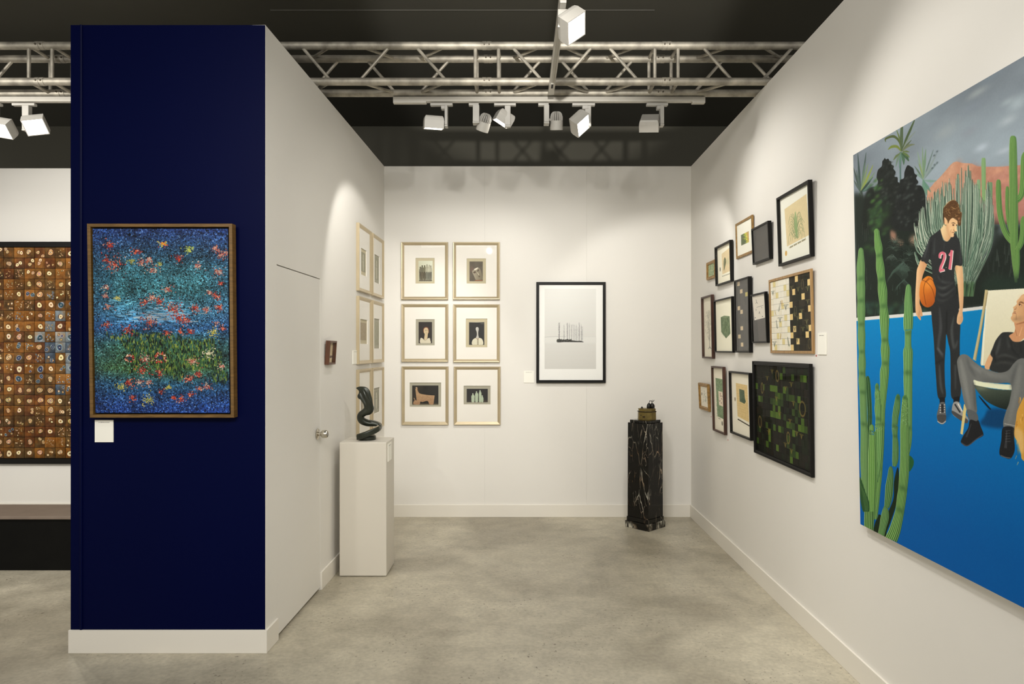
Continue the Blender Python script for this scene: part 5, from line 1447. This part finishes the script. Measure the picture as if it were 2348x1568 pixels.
def pinnate(x0, y0, x1, y1, L, col, n_=14):
    c.stroke([(x0, y0), ((x0 + x1) / 2 + 20, (y0 + y1) / 2 - 30), (x1, y1)], 6, col, .8)
    for k in range(n_):
        s = k / n_; x = x0 + (x1 - x0) * s + 40 * s * (1 - s); y = y0 + (y1 - y0) * s - 60 * s * (1 - s)
        for sd in (-1, 1): c.stroke([(x, y), (x + sd * L * .55, y + L * .55), (x + sd * L * .7, y + L)], [6, 5, 2], col, .65)
pinnate(590, 750, 690, 680, 110, (68, 86, 78)); pinnate(570, 800, 640, 700, 150, (58, 76, 66)); pinnate(660, 930, 690, 910, 130, (60, 78, 70), 8); pinnate(560, 600, 470, 620, 60, (80, 96, 88), 6)
for k in range(70): x = g.uniform(60, 1050); y = g.uniform(900, 1330); c.stroke([(x, y + 60), (x + g.uniform(-15, 15), y - 20)], [10, 2], g.choice([(36, 54, 46), (48, 70, 62), (26, 36, 30), (60, 80, 70)]), .6, False)
for k in range(24): x = g.uniform(190, 1040); c.blob(x, g.uniform(1210, 1330), 40, 40, g.choice([(44, 72, 62), (36, 58, 48), (54, 82, 60)]), .5)
for k in range(26): x = g.uniform(70, 240); y = g.uniform(100, 900); c.stroke([(x, y), (x + g.uniform(-10, 10), y + 160)], [4, 10, 3], g.choice([(66, 72, 64), (42, 46, 42), (88, 94, 88)]), .5)
# distant cacti
c.z = Z4
for rows, col in (([(545, 95, 24), (545, 125, 40), (546, 300, 42), (548, 560, 34)], (122, 154, 106)), ([(497, 312, 18), (497, 340, 34), (500, 520, 30)], (124, 154, 118)), ([(614, 338, 24), (614, 362, 38), (614, 500, 36), (610, 660, 30)], (106, 138, 104))):
    c.ribbed(rows, col, tuple(v + 16 for v in col), tuple(v - 20 for v in col), 3)
# dark bushes at right
for k in range(40): c.blob(g.uniform(640, 1200), g.uniform(760, 1350), g.uniform(40, 80), g.uniform(40, 80), g.choice([(34, 40, 36), (26, 30, 27), (42, 52, 46), (52, 70, 60)]), .55)
c.fill([(660, 690), (700, 800), (760, 900), (830, 980), (1200, 900), (1200, 1360), (560, 1380), (480, 1200), (600, 980)], (32, 38, 34), .85, soft=8)
for k in range(30): x, y = g.uniform(560, 940), g.uniform(930, 1300); c.stroke([(x, y + 120), (x + g.uniform(-30, 30), y)], [18, 4], g.choice([(52, 60, 56), (40, 48, 44), (62, 72, 66)]), .45)
# reed cactus clump
def prof(x): return float(np.interp(x, [-200, -120, 0, 50, 120, 160, 200, 250, 300, 345, 400, 440, 480, 510, 550, 590, 640, 660], [800, 640, 440, 420, 385, 250, 290, 290, 200, 150, 135, 315, 330, 400, 470, 300, 500, 760]))
c.fill([(-60, 700), (40, 620), (160, 560), (330, 560), (500, 600), (620, 700), (600, 900), (520, 1100), (440, 1300), (360, 1330), (100, 1000), (-40, 900)], (48, 66, 56), .9, soft=8)
for k in range(270):
    x = g.uniform(-150, 650); y0_ = prof(x) + (abs(g.gauss(0, 1)) * 250 if k > 34 else g.uniform(0, 110))
    bx_ = 350 + (x - 330) * .30; by = g.uniform(1120, 1380)
    y0_ = min(y0_, by - 250)
    mid = (x * .8 + bx_ * .2, y0_ + (by - y0_) * .5)
    w = g.uniform(10, 18)
    p = [(x, y0_), (x * .97 + bx_ * .03, y0_ + (by - y0_) * .2), mid, (bx_, by)]
    c.stroke(p, [4, w, w, w * .6], g.choice([(44, 66, 54), (58, 84, 70), (36, 52, 44), (72, 98, 82)]), .95)
    e = w * .36
    c.stroke([(q[0] - e, q[1] + 4) for q in p], [3, 6, 5, 2], g.choice([(178, 192, 172), (206, 212, 194), (150, 172, 152)]), .9)
    c.stroke([(q[0] + e, q[1] + 8) for q in p], [2, 4, 3, 2], g.choice([(150, 170, 150), (120, 146, 126), (176, 188, 170)]), .6)
for k in range(40): x = 380 + g.uniform(-60, 60); c.stroke([(x, 1480), (x + g.uniform(-10, 30), 1330)], [16, 3], g.choice([(72, 100, 66), (50, 76, 56), (90, 120, 84)]), .6, False)
# saguaro
def sag(rows, ribs=4): c.ribbed(rows, (92, 130, 68), (142, 172, 100), (54, 88, 50), ribs)
sag([(784, 380, 16), (782, 420, 34), (782, 600, 36), (800, 760, 34), (820, 840, 30)], 3)
sag([(696, 312, 20), (694, 345, 46), (696, 480, 52), (708, 640, 54), (740, 780, 54), (780, 870, 58), (830, 930, 60)], 4)
sag([(960, 40, 30), (950, 100, 60), (945, 250, 64), (935, 400, 60), (915, 480, 56), (870, 520, 60)], 4)
sag([(840, -125, 24), (840, -95, 62), (840, 50, 76), (842, 300, 80), (846, 600, 84), (850, 900, 80), (856, 1100, 60), (866, 1250, 40), (870, 1340, 24)], 6)
sag([(946, 680, 26), (940, 730, 50), (935, 850, 54), (918, 950, 52), (880, 1020, 44)], 4)
sag([(888, 1000, 36), (890, 1150, 36), (882, 1300, 26)], 3)
c.fill([(640, 1260), (760, 1290), (960, 1270), (1500, 1250), (1500, 1420), (560, 1440)], (36, 50, 42), .8, soft=8)
# court and line
c.z = ZI
c.fill([(1940, 731), (1963, 729), (2136, 714.5), (2209, 707.5), (2252, 702.5), (2348, 692), (2800, 650), (2800, 2000), (1940, 2000)], (0, 122, 182), smooth=False, col2=(0, 80, 152), g0=(2140, 700), g1=(2140, 1200))
c.fill([(1940, 1000), (2000, 950), (2150, 1100), (2348, 1200), (2348, 1500), (1940, 1300)], (0, 86, 150), .25, soft=40)
c.fill([(1940, 730.5), (1963, 728.5), (2136, 713.8), (2209, 706.8), (2252, 701.8), (2348, 691), (2800, 649), (2800, 660), (2348, 699), (2252, 709.5), (2209, 714.8), (2136, 722), (1963, 736), (1940, 738)], (202, 202, 198), smooth=False)
# foreground cacti
LT, DK = (156, 188, 124), (36, 68, 38)
def cact(zz, rows, base=(84, 128, 66), ribs=6):
    c.z = ZI
    rr = []
    for z_, rs in zip(zz, rows): rr += [(x / z_[2] + z_[0], y / z_[2] + z_[1], w / z_[2]) for x, y, w in rs]
    c.ribbed(rr, base, LT, DK, ribs)
cact([Z5, Z6], [[(235, 735, 20), (240, 790, 55), (255, 1000, 62), (268, 1300, 60)], [(240, 100, 60), (240, 500, 60)]], (40, 74, 42), 3)
cact([Z3, Z5, Z6], [[(135, 492, 20), (135, 520, 58), (135, 590, 74), (132, 750, 102), (133, 890, 94), (135, 1010, 106), (138, 1170, 92), (138, 1300, 102)], [(150, 20, 92), (153, 190, 102), (158, 400, 84), (160, 560, 102), (160, 700, 88), (165, 800, 106), (172, 960, 94), (178, 1150, 96), (185, 1400, 92)], [(180, 100, 98), (180, 400, 104), (183, 600, 96), (188, 800, 86), (205, 1000, 60), (215, 1090, 40)]], (92, 132, 76))
cact([Z3, Z5, Z6], [[(337, 246, 24), (337, 275, 64), (340, 320, 68), (348, 400, 84), (362, 500, 98), (368, 590, 80), (382, 750, 106), (398, 900, 94), (412, 1050, 118), (424, 1240, 96), (435, 1400, 120)], [(470, 90, 112), (475, 240, 94), (480, 380, 122), (482, 560, 100), (470, 680, 122), (462, 850, 106), (448, 1000, 100), (434, 1200, 90), (430, 1400, 86)], [(385, 60, 100), (380, 250, 96), (375, 420, 84), (365, 600, 80), (350, 800, 70), (335, 1000, 60), (318, 1180, 50)]], (88, 134, 64))
cact([Z3, Z5, Z6], [[(745, 962, 24), (745, 990, 58), (743, 1060, 76), (742, 1180, 98), (745, 1300, 108), (740, 1440, 122), (740, 1540, 108)], [(797, 100, 96), (796, 140, 88), (795, 320, 90), (794, 390, 130), (794, 550, 124), (793, 690, 116), (793, 800, 120), (797, 1000, 110), (800, 1200, 104), (803, 1450, 92)], [(745, 100, 90), (730, 250, 90), (720, 350, 60)]], (92, 140, 80))
c.z = Z6
c.fill([(752, 380), (780, 372), (812, 420), (812, 470), (795, 515), (752, 560)], (34, 82, 46))
c.fill([(600, 520), (620, 560), (625, 800), (585, 1000), (520, 1200), (470, 1330), (440, 1420), (300, 1400), (310, 1250), (350, 1150), (365, 1115), (395, 1130), (440, 1160), (500, 1050), (555, 900), (560, 700)], (22, 36, 20))
cact([Z5, Z6], [[(657, 986, 20), (657, 1010, 50), (652, 1060, 70), (640, 1180, 92), (620, 1300, 86), (618, 1340, 82), (612, 1430, 78)], [(570, 0, 78), (572, 110, 62), (576, 180, 72), (578, 290, 78), (574, 420, 76), (562, 500, 44)]], (66, 110, 66), 5)
cact([Z6], [[(517, 498, 16), (516, 530, 50), (514, 620, 76), (500, 750, 98), (492, 860, 98), (480, 950, 84), (465, 1030, 64)]], (60, 102, 58), 5)
cact([Z6], [[(440, 1010, 20), (448, 1060, 74), (440, 1160, 104), (412, 1290, 88), (385, 1420, 84)]], (72, 114, 62), 6)
cact([Z5, Z6], [[(367, 836, 22), (367, 870, 50), (368, 925, 52), (374, 970, 76), (378, 1080, 76), (383, 1190, 98), (387, 1330, 82), (392, 1440, 106)], [(372, 0, 110), (372, 200, 100), (366, 400, 90), (350, 560, 70), (330, 700, 40)]], (92, 138, 76), 5)
cact([Z5, Z6], [[(295, 1406, 22), (295, 1440, 58), (295, 1540, 64)], [(285, 60, 84), (284, 190, 86), (284, 300, 100), (283, 430, 108), (283, 620, 112), (281, 790, 104), (278, 950, 92), (272, 1100, 90), (262, 1180, 84)]], (96, 142, 66), 5)
c.z = Z6
c.fill([(120, 640), (150, 700), (200, 850), (240, 960), (240, 1090), (170, 1085), (140, 1000), (122, 850)], (40, 74, 40)); 
for k in range(5): c.stroke([(128 + k * 14, 720 + k * 30), (165 + k * 14, 900 + k * 20), (190 + k * 8, 1070)], 5, (78, 112, 62), .7)
cact([Z6], [[(240, 1080, 120), (238, 1180, 124), (236, 1290, 120), (240, 1380, 116)]], (70, 110, 52), 6)
cact([Z5, Z6], [[(752, 1000, 26), (752, 1040, 66), (752, 1080, 76), (752, 1200, 100), (748, 1300, 106), (745, 1420, 112)], [(695, 20, 114), (697, 200, 116), (694, 450, 116), (686, 620, 120), (672, 780, 112), (656, 900, 118), (634, 1060, 112), (602, 1200, 128), (565, 1330, 146), (520, 1440, 160)]], (84, 130, 58), 7)
c.z = Z5
for k in range(150): c.disc(752 + g.uniform(-45, 45), g.uniform(1070, 1410), 4, 4, g.choice([(160, 190, 150), (50, 84, 50), (120, 150, 110)]), .7, n=6)
for k in range(60): c.disc(378 + g.uniform(-36, 36), g.uniform(940, 1080), 4, 4, g.choice([(150, 180, 130), (60, 96, 56)]), .6, n=6)
c.blob(750, 1035, 26, 24, (40, 84, 46), .8); c.blob(367, 890, 22, 34, (44, 84, 46), .7); c.blob(657, 1035, 24, 40, (36, 76, 42), .7)
# shadows on the court
c.z = ZB
c.fill([(640, 1190), (670, 1120), (710, 1060), (850, 1075), (842, 1215)], (6, 52, 92), .85, soft=3); c.fill([(345, 1170), (400, 1090), (420, 1010), (380, 1040), (350, 1100)], (4, 76, 128), .7, soft=4)
# standing youth: trousers
c.fill([(243, 190), (440, 120), (458, 250), (470, 370), (466, 500), (466, 640), (470, 780), (471, 955), (400, 970), (392, 800), (388, 600), (372, 520), (356, 450), (350, 550), (342, 700), (345, 850), (350, 965), (290, 970), (272, 800), (262, 650), (252, 480), (236, 300)], (40, 42, 43))
for pts, w, col in (([(300, 230), (310, 400), (290, 560), (330, 640)], [8, 26, 20, 8], (66, 68, 70)), ([(420, 300), (400, 420), (420, 560), (450, 500)], [6, 22, 24, 8], (70, 74, 74)), ([(280, 560), (330, 620)], 12, (92, 96, 100)), ([(300, 700), (310, 860), (330, 940)], [8, 22, 8], (70, 74, 76)), ([(430, 700), (430, 900)], [20, 10], (62, 66, 68)), ([(360, 260), (356, 440)], 8, (22, 23, 24)), ([(265, 690), (335, 655)], 9, (24, 25, 26))): c.stroke(pts, w, col, .8, soft=2)
c.fill([(300, 965), (345, 965), (345, 1012), (302, 1012)], (26, 26, 28), smooth=False); c.fill([(414, 965), (468, 955), (462, 1010), (414, 1018)], (26, 26, 28), smooth=False)
c.fill([(304, 1010), (345, 1012), (352, 1100), (352, 1160), (325, 1186), (288, 1168), (278, 1110), (290, 1060)], (92, 92, 92)); c.fill([(284, 1110), (350, 1110), (350, 1150), (322, 1175), (290, 1158)], (60, 60, 60), .8)
c.fill([(412, 1012), (460, 1005), (490, 1075), (536, 1140), (522, 1178), (470, 1150), (405, 1100)], (140, 140, 138)); c.fill([(406, 1075), (470, 1110), (532, 1150), (520, 1178), (466, 1150), (405, 1100)], (70, 70, 72))
for y in (1030, 1050, 1070, 1090): c.stroke([(302, y), (345, y - 4)], 7, (214, 212, 206), .9, False)
c.fill([(312, 1020), (334, 1020), (336, 1090), (314, 1092)], (40, 40, 42), smooth=False)
c.stroke([(425, 1020), (470, 1090)], 12, (46, 46, 48)); c.stroke([(450, 1015), (486, 1080)], 8, (220, 216, 210)); c.stroke([(282, 1160), (320, 1180), (352, 1160)], 7, (170, 168, 164))
# ball and arms
c.z = ZA
c.fill([(210, 757), (272, 800), (250, 870), (222, 950), (208, 1040), (196, 1160), (190, 1250), (205, 1290), (216, 1340), (222, 1392), (206, 1398), (196, 1370), (204, 1425), (200, 1442), (176, 1420), (150, 1372), (142, 1300), (142, 1150), (150, 1000), (158, 880), (180, 820)], (222, 184, 138), col2=(196, 146, 104), g0=(150, 1000), g1=(215, 1010))
c.stroke([(188, 1330), (196, 1400)], 3, (150, 104, 76), .8); c.stroke([(172, 1350), (182, 1410)], 3, (150, 104, 76), .8)
c.fill([(250, 960), (290, 945), (330, 965), (360, 1030), (376, 1110), (368, 1200), (340, 1265), (290, 1296), (240, 1284), (205, 1240), (188, 1170), (190, 1090), (205, 1010)], (206, 118, 40), col2=(158, 76, 26), g0=(260, 1000), g1=(330, 1280))
c.blob(285, 1040, 50, 60, (224, 144, 62), .6)
for pts in ([(215, 990), (270, 1015), (330, 1090), (362, 1200)], [(300, 960), (250, 1020), (236, 1120), (262, 1270)], [(262, 1012), (310, 975), (350, 1010)]): c.stroke(pts, 5, (98, 48, 18))
c.fill([(592, 828), (660, 822), (678, 920), (684, 1100), (680, 1260), (672, 1340), (678, 1430), (660, 1475), (640, 1490), (618, 1482), (607, 1460), (614, 1390), (636, 1310), (630, 1200), (612, 1000)], (224, 188, 142), col2=(198, 152, 112), g0=(610, 1000), g1=(690, 1000))
c.blob(600, 860, 18, 50, (190, 140, 100), .5)
for x in (624, 640, 656): c.stroke([(x + 4, 1400), (x - 4, 1470)], 3, (160, 112, 84), .8)
# shirt
c.fill([(428, 425), (390, 445), (330, 490), (305, 515), (270, 610), (206, 760), (240, 785), (275, 808), (306, 748), (325, 830), (332, 920), (345, 1010), (372, 1090), (368, 1160), (362, 1235), (420, 1262), (470, 1248), (530, 1205), (600, 1132), (590, 1040), (578, 950), (590, 830), (668, 822), (655, 660), (640, 560), (610, 500), (575, 462), (520, 545), (490, 556), (450, 530)], (43, 45, 46))
for pts, w, col in (([(300, 530), (270, 640), (240, 740)], [10, 24, 12], (66, 70, 72)), ([(320, 560), (305, 740)], 10, (24, 25, 26)), ([(640, 600), (650, 800)], [6, 18], (60, 62, 64)), ([(596, 640), (588, 830)], 8, (26, 27, 28)), ([(360, 520), (350, 700)], [10, 26], (60, 64, 64)), ([(390, 940), (450, 1010), (560, 1020)], [4, 16, 6], (82, 84, 84)), ([(380, 1060), (460, 1080), (570, 1010)], [4, 20, 4], (90, 92, 90)),
                    ([(390, 1130), (460, 1160), (590, 1070)], [4, 22, 4], (80, 82, 82)), ([(380, 1200), (450, 1220), (560, 1150)], [4, 16, 4], (70, 72, 72)), ([(400, 1030), (500, 1050), (580, 980)], [3, 10, 3], (22, 23, 24)), ([(400, 1110), (480, 1125), (590, 1045)], [3, 12, 3], (24, 25, 26)), ([(400, 1180), (480, 1195), (590, 1110)], [3, 12, 3], (26, 27, 28)), ([(470, 570), (460, 640)], 12, (58, 60, 62)), ([(420, 920), (430, 1000)], 10, (24, 25, 26))): c.stroke(pts, w, col, .75, soft=2)
def two(dx, dy, col):
    c.stroke([(414 + dx, 742 + dy), (416 + dx, 705 + dy), (436 + dx, 684 + dy), (462 + dx, 690 + dy), (468 + dx, 730 + dy), (450 + dx, 790 + dy), (428 + dx, 842 + dy), (420 + dx, 880 + dy)], [22, 26, 28, 28, 28, 26, 28, 26], col)
    c.stroke([(408 + dx, 888 + dy), (464 + dx, 872 + dy)], 26, col, 1, False)
    c.stroke([(515 + dx, 712 + dy), (545 + dx, 676 + dy)], [12, 22], col, 1, False); c.stroke([(550 + dx, 652 + dy), (540 + dx, 760 + dy), (526 + dx, 868 + dy)], [26, 28, 30], col)
two(8, 6, (226, 220, 214)); two(0, 0, (206, 106, 122)); c.disc(488, 848, 4, 4, (210, 205, 200))
# head
c.z = Z7
c.fill([(330, 735), (300, 790), (262, 835), (272, 900), (295, 980), (340, 1075), (390, 1112), (440, 1092), (485, 1010), (440, 880), (400, 780)], (222, 194, 148), col2=(204, 160, 116), g0=(300, 900), g1=(440, 1050))
c.fill([(345, 590), (365, 565), (400, 620), (430, 600), (520, 580), (640, 650), (640, 735), (622, 800), (632, 880), (602, 888), (575, 895), (570, 925), (560, 945), (558, 1000), (520, 1016), (480, 998), (440, 930), (405, 850), (385, 740), (350, 720)], (220, 180, 134))
c.fill([(400, 700), (440, 860), (500, 990), (470, 1000), (420, 900), (385, 780)], (188, 136, 98), .6, soft=3)
c.blob(500, 830, 34, 34, (236, 200, 152), .6); c.stroke([(585, 740), (600, 830), (612, 872)], [10, 18, 30], (236, 206, 158)); c.stroke([(548, 840), (575, 885), (605, 890)], [8, 10, 4], (130, 84, 56), .9)
c.stroke([(505, 700), (550, 695), (595, 712)], [8, 18, 8], (56, 38, 28)); c.disc(548, 745, 24, 14, (78, 42, 34)); c.disc(622, 745, 12, 16, (66, 44, 34)); c.stroke([(525, 728), (570, 735)], 5, (60, 36, 26))
c.stroke([(515, 905), (545, 912), (575, 905)], [5, 14, 4], (96, 46, 36)); c.stroke([(510, 830), (490, 880), (505, 930)], [4, 8, 4], (150, 100, 70), .8); c.blob(530, 985, 26, 18, (232, 190, 146), .6)
c.fill([(345, 585), (372, 570), (378, 640), (375, 735), (350, 715)], (226, 180, 136)); c.stroke([(358, 600), (362, 690)], 6, (180, 120, 88), .7)
c.fill([(330, 725), (318, 600), (318, 420), (340, 340), (400, 270), (460, 215), (530, 176), (590, 190), (640, 235), (675, 320), (695, 420), (742, 480), (730, 590), (716, 738), (672, 760), (645, 700), (640, 650), (590, 610), (540, 580), (500, 600), (462, 640), (432, 712), (412, 640), (380, 590), (345, 570), (345, 660)], (88, 62, 38))
for k in range(75):
    x, y = g.uniform(330, 690), g.uniform(210, 600)
    if (x - 510) ** 2 / 190 ** 2 + (y - 400) ** 2 / 210 ** 2 > 1: continue
    a = g.uniform(-.6, 1.2); L_ = g.uniform(40, 90)
    c.stroke([(x, y), (x + L_ * .5 * math.cos(a), y + L_ * .5 * math.sin(a) - 12), (x + L_ * math.cos(a), y + L_ * math.sin(a))], [3, 12, 3], g.choice([(164, 126, 80), (128, 92, 56), (58, 36, 22), (70, 46, 28), (186, 150, 100)]), .65)
c.stroke([(330, 350), (440, 230), (530, 182), (600, 196)], [4, 12, 10, 4], (206, 178, 126), .8); c.stroke([(500, 330), (560, 370), (610, 380)], [4, 16, 4], (190, 152, 102), .8)
c.blob(675, 600, 20, 24, (190, 136, 100), .8); c.blob(685, 670, 16, 24, (176, 122, 90), .7); c.stroke([(320, 480), (330, 620), (345, 720)], [20, 26, 6], (40, 26, 16), .8)
# deck chair
c.z = ZB
c.fill([(697, 92), (991, 75), (1500, 50), (1500, 760), (640, 705), (635, 690), (655, 450), (675, 300)], (222, 218, 194), smooth=False, col2=(208, 202, 172), g0=(800, 100), g1=(800, 700))
c.stroke([(650, 700), (668, 400), (690, 120)], 12, (232, 230, 212), .8)
c.fill([(672, 86), (697, 88), (690, 150), (650, 380), (598, 668), (573, 655), (620, 420), (655, 220)], (186, 172, 128), smooth=False); c.stroke([(692, 110), (645, 400), (594, 660)], 7, (132, 116, 80), .8)
c.fill([(500, 1020), (526, 1030), (500, 1200), (490, 1272), (470, 1262), (480, 1180)], (204, 186, 124), smooth=False)
c.fill([(620, 950), (660, 990), (720, 1060), (700, 1055), (640, 985)], (16, 22, 30))
c.fill([(575, 850), (700, 890), (885, 905), (1200, 890), (1150, 1000), (1000, 1070), (860, 1068), (740, 1030), (650, 965)], (64, 74, 64), col2=(28, 36, 32), g0=(780, 900), g1=(800, 1060)); c.blob(640, 890, 50, 20, (120, 128, 108), .6)
c.fill([(568, 820), (640, 836), (700, 845), (885, 860), (1150, 850), (1150, 890), (885, 904), (760, 895), (650, 878), (576, 858)], (218, 222, 192))
# seated man
c.fill([(712, 612), (748, 632), (738, 690), (706, 738), (668, 716)], (206, 160, 118))
c.fill([(715, 742), (722, 690), (735, 645), (716, 612), (735, 560), (760, 500), (800, 448), (830, 433), (905, 436), (880, 456), (905, 490), (950, 511), (992, 496), (1060, 470), (1130, 520), (1180, 650), (1150, 760), (1000, 790), (820, 770)], (44, 46, 46))
for pts, w, col in (([(800, 480), (780, 560), (760, 620)], [8, 26, 10], (72, 74, 74)), ([(760, 640), (840, 620), (940, 660)], [4, 12, 4], (84, 86, 84)), ([(750, 690), (830, 680), (920, 700)], [4, 12, 4], (74, 76, 74)), ([(770, 660), (860, 650), (960, 680)], [3, 8, 3], (24, 25, 25)), ([(880, 500), (900, 580), (960, 640)], [4, 10, 4], (26, 27, 27)), ([(960, 520), (970, 600)], [4, 12], (26, 27, 27)), ([(740, 590), (760, 680)], 10, (26, 27, 27)), ([(850, 470), (870, 560)], [6, 24], (64, 66, 66))): c.stroke(pts, w, col, .75, soft=2)
c.fill([(445, 700), (448, 655), (470, 622), (500, 613), (535, 625), (590, 678), (650, 722), (715, 745), (790, 764), (860, 745), (905, 690), (945, 655), (995, 648), (1100, 690), (1180, 800), (1100, 900), (985, 1010), (935, 1100), (920, 1225), (838, 1222), (820, 1172), (845, 1075), (872, 1000), (885, 860), (780, 850), (700, 845), (620, 834), (578, 826), (592, 900), (600, 1000), (602, 1092), (522, 1066), (470, 850)], (104, 106, 104))
for pts, w, col in (([(470, 650), (500, 800), (550, 1060)], [16, 44, 16], (128, 130, 126)), ([(580, 840), (590, 1000), (596, 1080)], [12, 20, 10], (70, 72, 72)), ([(520, 640), (560, 740), (600, 800)], [8, 30, 8], (82, 84, 84)), ([(600, 700), (720, 780), (860, 790)], [8, 26, 8], (124, 126, 122)), ([(640, 820), (760, 838), (880, 848)], [8, 16, 8], (74, 76, 76)), ([(940, 680), (900, 800), (885, 900)], [10, 30, 10], (82, 84, 84)), ([(960, 700), (930, 900), (890, 1080), (870, 1180)], [20, 50, 30, 16], (120, 122, 118)), ([(545, 690), (640, 760)], [6, 20], (136, 138, 134))): c.stroke(pts, w, col, .7, soft=3)
c.stroke([(524, 1098), (600, 1112)], 8, (160, 160, 156)); c.stroke([(830, 1180), (925, 1200)], 7, (150, 150, 146))
c.fill([(526, 1066), (602, 1092), (614, 1160), (550, 1160)], (84, 88, 90))
c.fill([(550, 1150), (600, 1160), (618, 1152), (636, 1200), (660, 1268), (640, 1290), (600, 1310), (560, 1340), (520, 1366), (480, 1340), (476, 1318), (500, 1270), (535, 1215)], (30, 31, 33)); c.stroke([(480, 1338), (530, 1360), (600, 1308), (655, 1272)], 8, (70, 68, 74)); c.stroke([(560, 1180), (520, 1290)], [6, 16], (62, 64, 68), .7)
c.fill([(820, 1212), (908, 1214), (910, 1300), (914, 1400), (880, 1466), (830, 1456), (796, 1440), (790, 1400), (805, 1320)], (30, 31, 33)); c.stroke([(850, 1240), (840, 1380)], [8, 22], (64, 66, 70), .7); c.stroke([(800, 1440), (840, 1456), (880, 1462)], 9, (84, 84, 88))
for k in range(5): c.stroke([(838, 1240 + k * 22), (880, 1236 + k * 22)], 4, (96, 96, 98), .7, False)
c.z = Z8
c.fill([(575, 650), (580, 760), (560, 835), (478, 890), (500, 940), (540, 985), (600, 1000), (660, 992), (740, 935), (900, 900), (940, 700), (760, 620)], (196, 142, 102)); c.stroke([(585, 790), (610, 900)], 10, (150, 100, 70), .8); c.stroke([(700, 740), (650, 900)], [8, 18], (222, 172, 128), .8); c.stroke([(600, 700), (740, 660)], [10, 30], (150, 98, 66), .8)
c.fill([(900, 190), (820, 170), (745, 176), (690, 200), (655, 245), (612, 292), (604, 318), (612, 345), (575, 385), (544, 408), (556, 432), (552, 462), (545, 490), (528, 516), (530, 545), (510, 575), (508, 600), (524, 630), (565, 668), (640, 668), (760, 640), (930, 640), (985, 480), (975, 300)], (206, 162, 118), col2=(184, 134, 94), g0=(600, 400), g1=(900, 500))
c.blob(720, 230, 70, 40, (222, 182, 138), .6); c.fill([(640, 330), (680, 305), (728, 330), (720, 345), (680, 330)], (118, 80, 54), .9); c.disc(664, 368, 26, 14, (214, 176, 140), rot=.5); c.disc(656, 362, 12, 14, (60, 38, 28)); c.stroke([(635, 350), (665, 348), (700, 385)], [4, 9, 4], (88, 56, 40)); c.stroke([(640, 400), (690, 396)], 5, (156, 108, 78), .7)
c.stroke([(556, 440), (590, 440), (600, 400)], [6, 9, 4], (140, 92, 66), .9); c.stroke([(545, 505), (580, 505), (598, 520)], [10, 14, 4], (138, 84, 72), .95); c.stroke([(552, 480), (590, 480)], [8, 14], (128, 92, 66), .7); c.blob(590, 610, 60, 34, (158, 124, 92), .6); c.blob(660, 600, 60, 50, (160, 128, 96), .5); c.stroke([(600, 520), (600, 620)], [8, 30], (150, 114, 84), .5)
# dog
c.z = ZB
c.fill([(1100, 900), (1000, 955), (965, 1010), (935, 1080), (925, 1150), (912, 1240), (915, 1290), (945, 1340), (965, 1420), (995, 1490), (1200, 1560), (1500, 1500), (1500, 900)], (196, 146, 64))
for k in range(150):
    x, y = g.uniform(930, 1400), g.uniform(960, 1500); c.stroke([(x, y), (x + g.uniform(-14, 10), y + g.uniform(20, 50))], [8, 3], g.choice([(222, 182, 106), (170, 112, 40), (206, 156, 76), (150, 96, 34)]), .6, False)
c.fill([(912, 1230), (950, 1220), (985, 1270), (990, 1400), (960, 1420), (930, 1330)], (208, 172, 110), .8, soft=3)
c.grain(5, 3)
M_mural = c.material('mural_painting', .6, .80, .08)

mm = MUR.M(ma0 + MW / 2, mb0, 0)
mr = thing('large_canvas', 'huge unframed canvas of a basketball youth and a seated man among cacti', 'painting', mm)
MB().box(-MW / 2, 0, -.030, MW / 2, MH, -.0014).obj('stretched_canvas', mat('white_canvas_edge', (.55, .53, .48), .8), mr)
rect('painting', -MW / 2, 0, MW / 2, MH, 0.0, M_mural, mr)
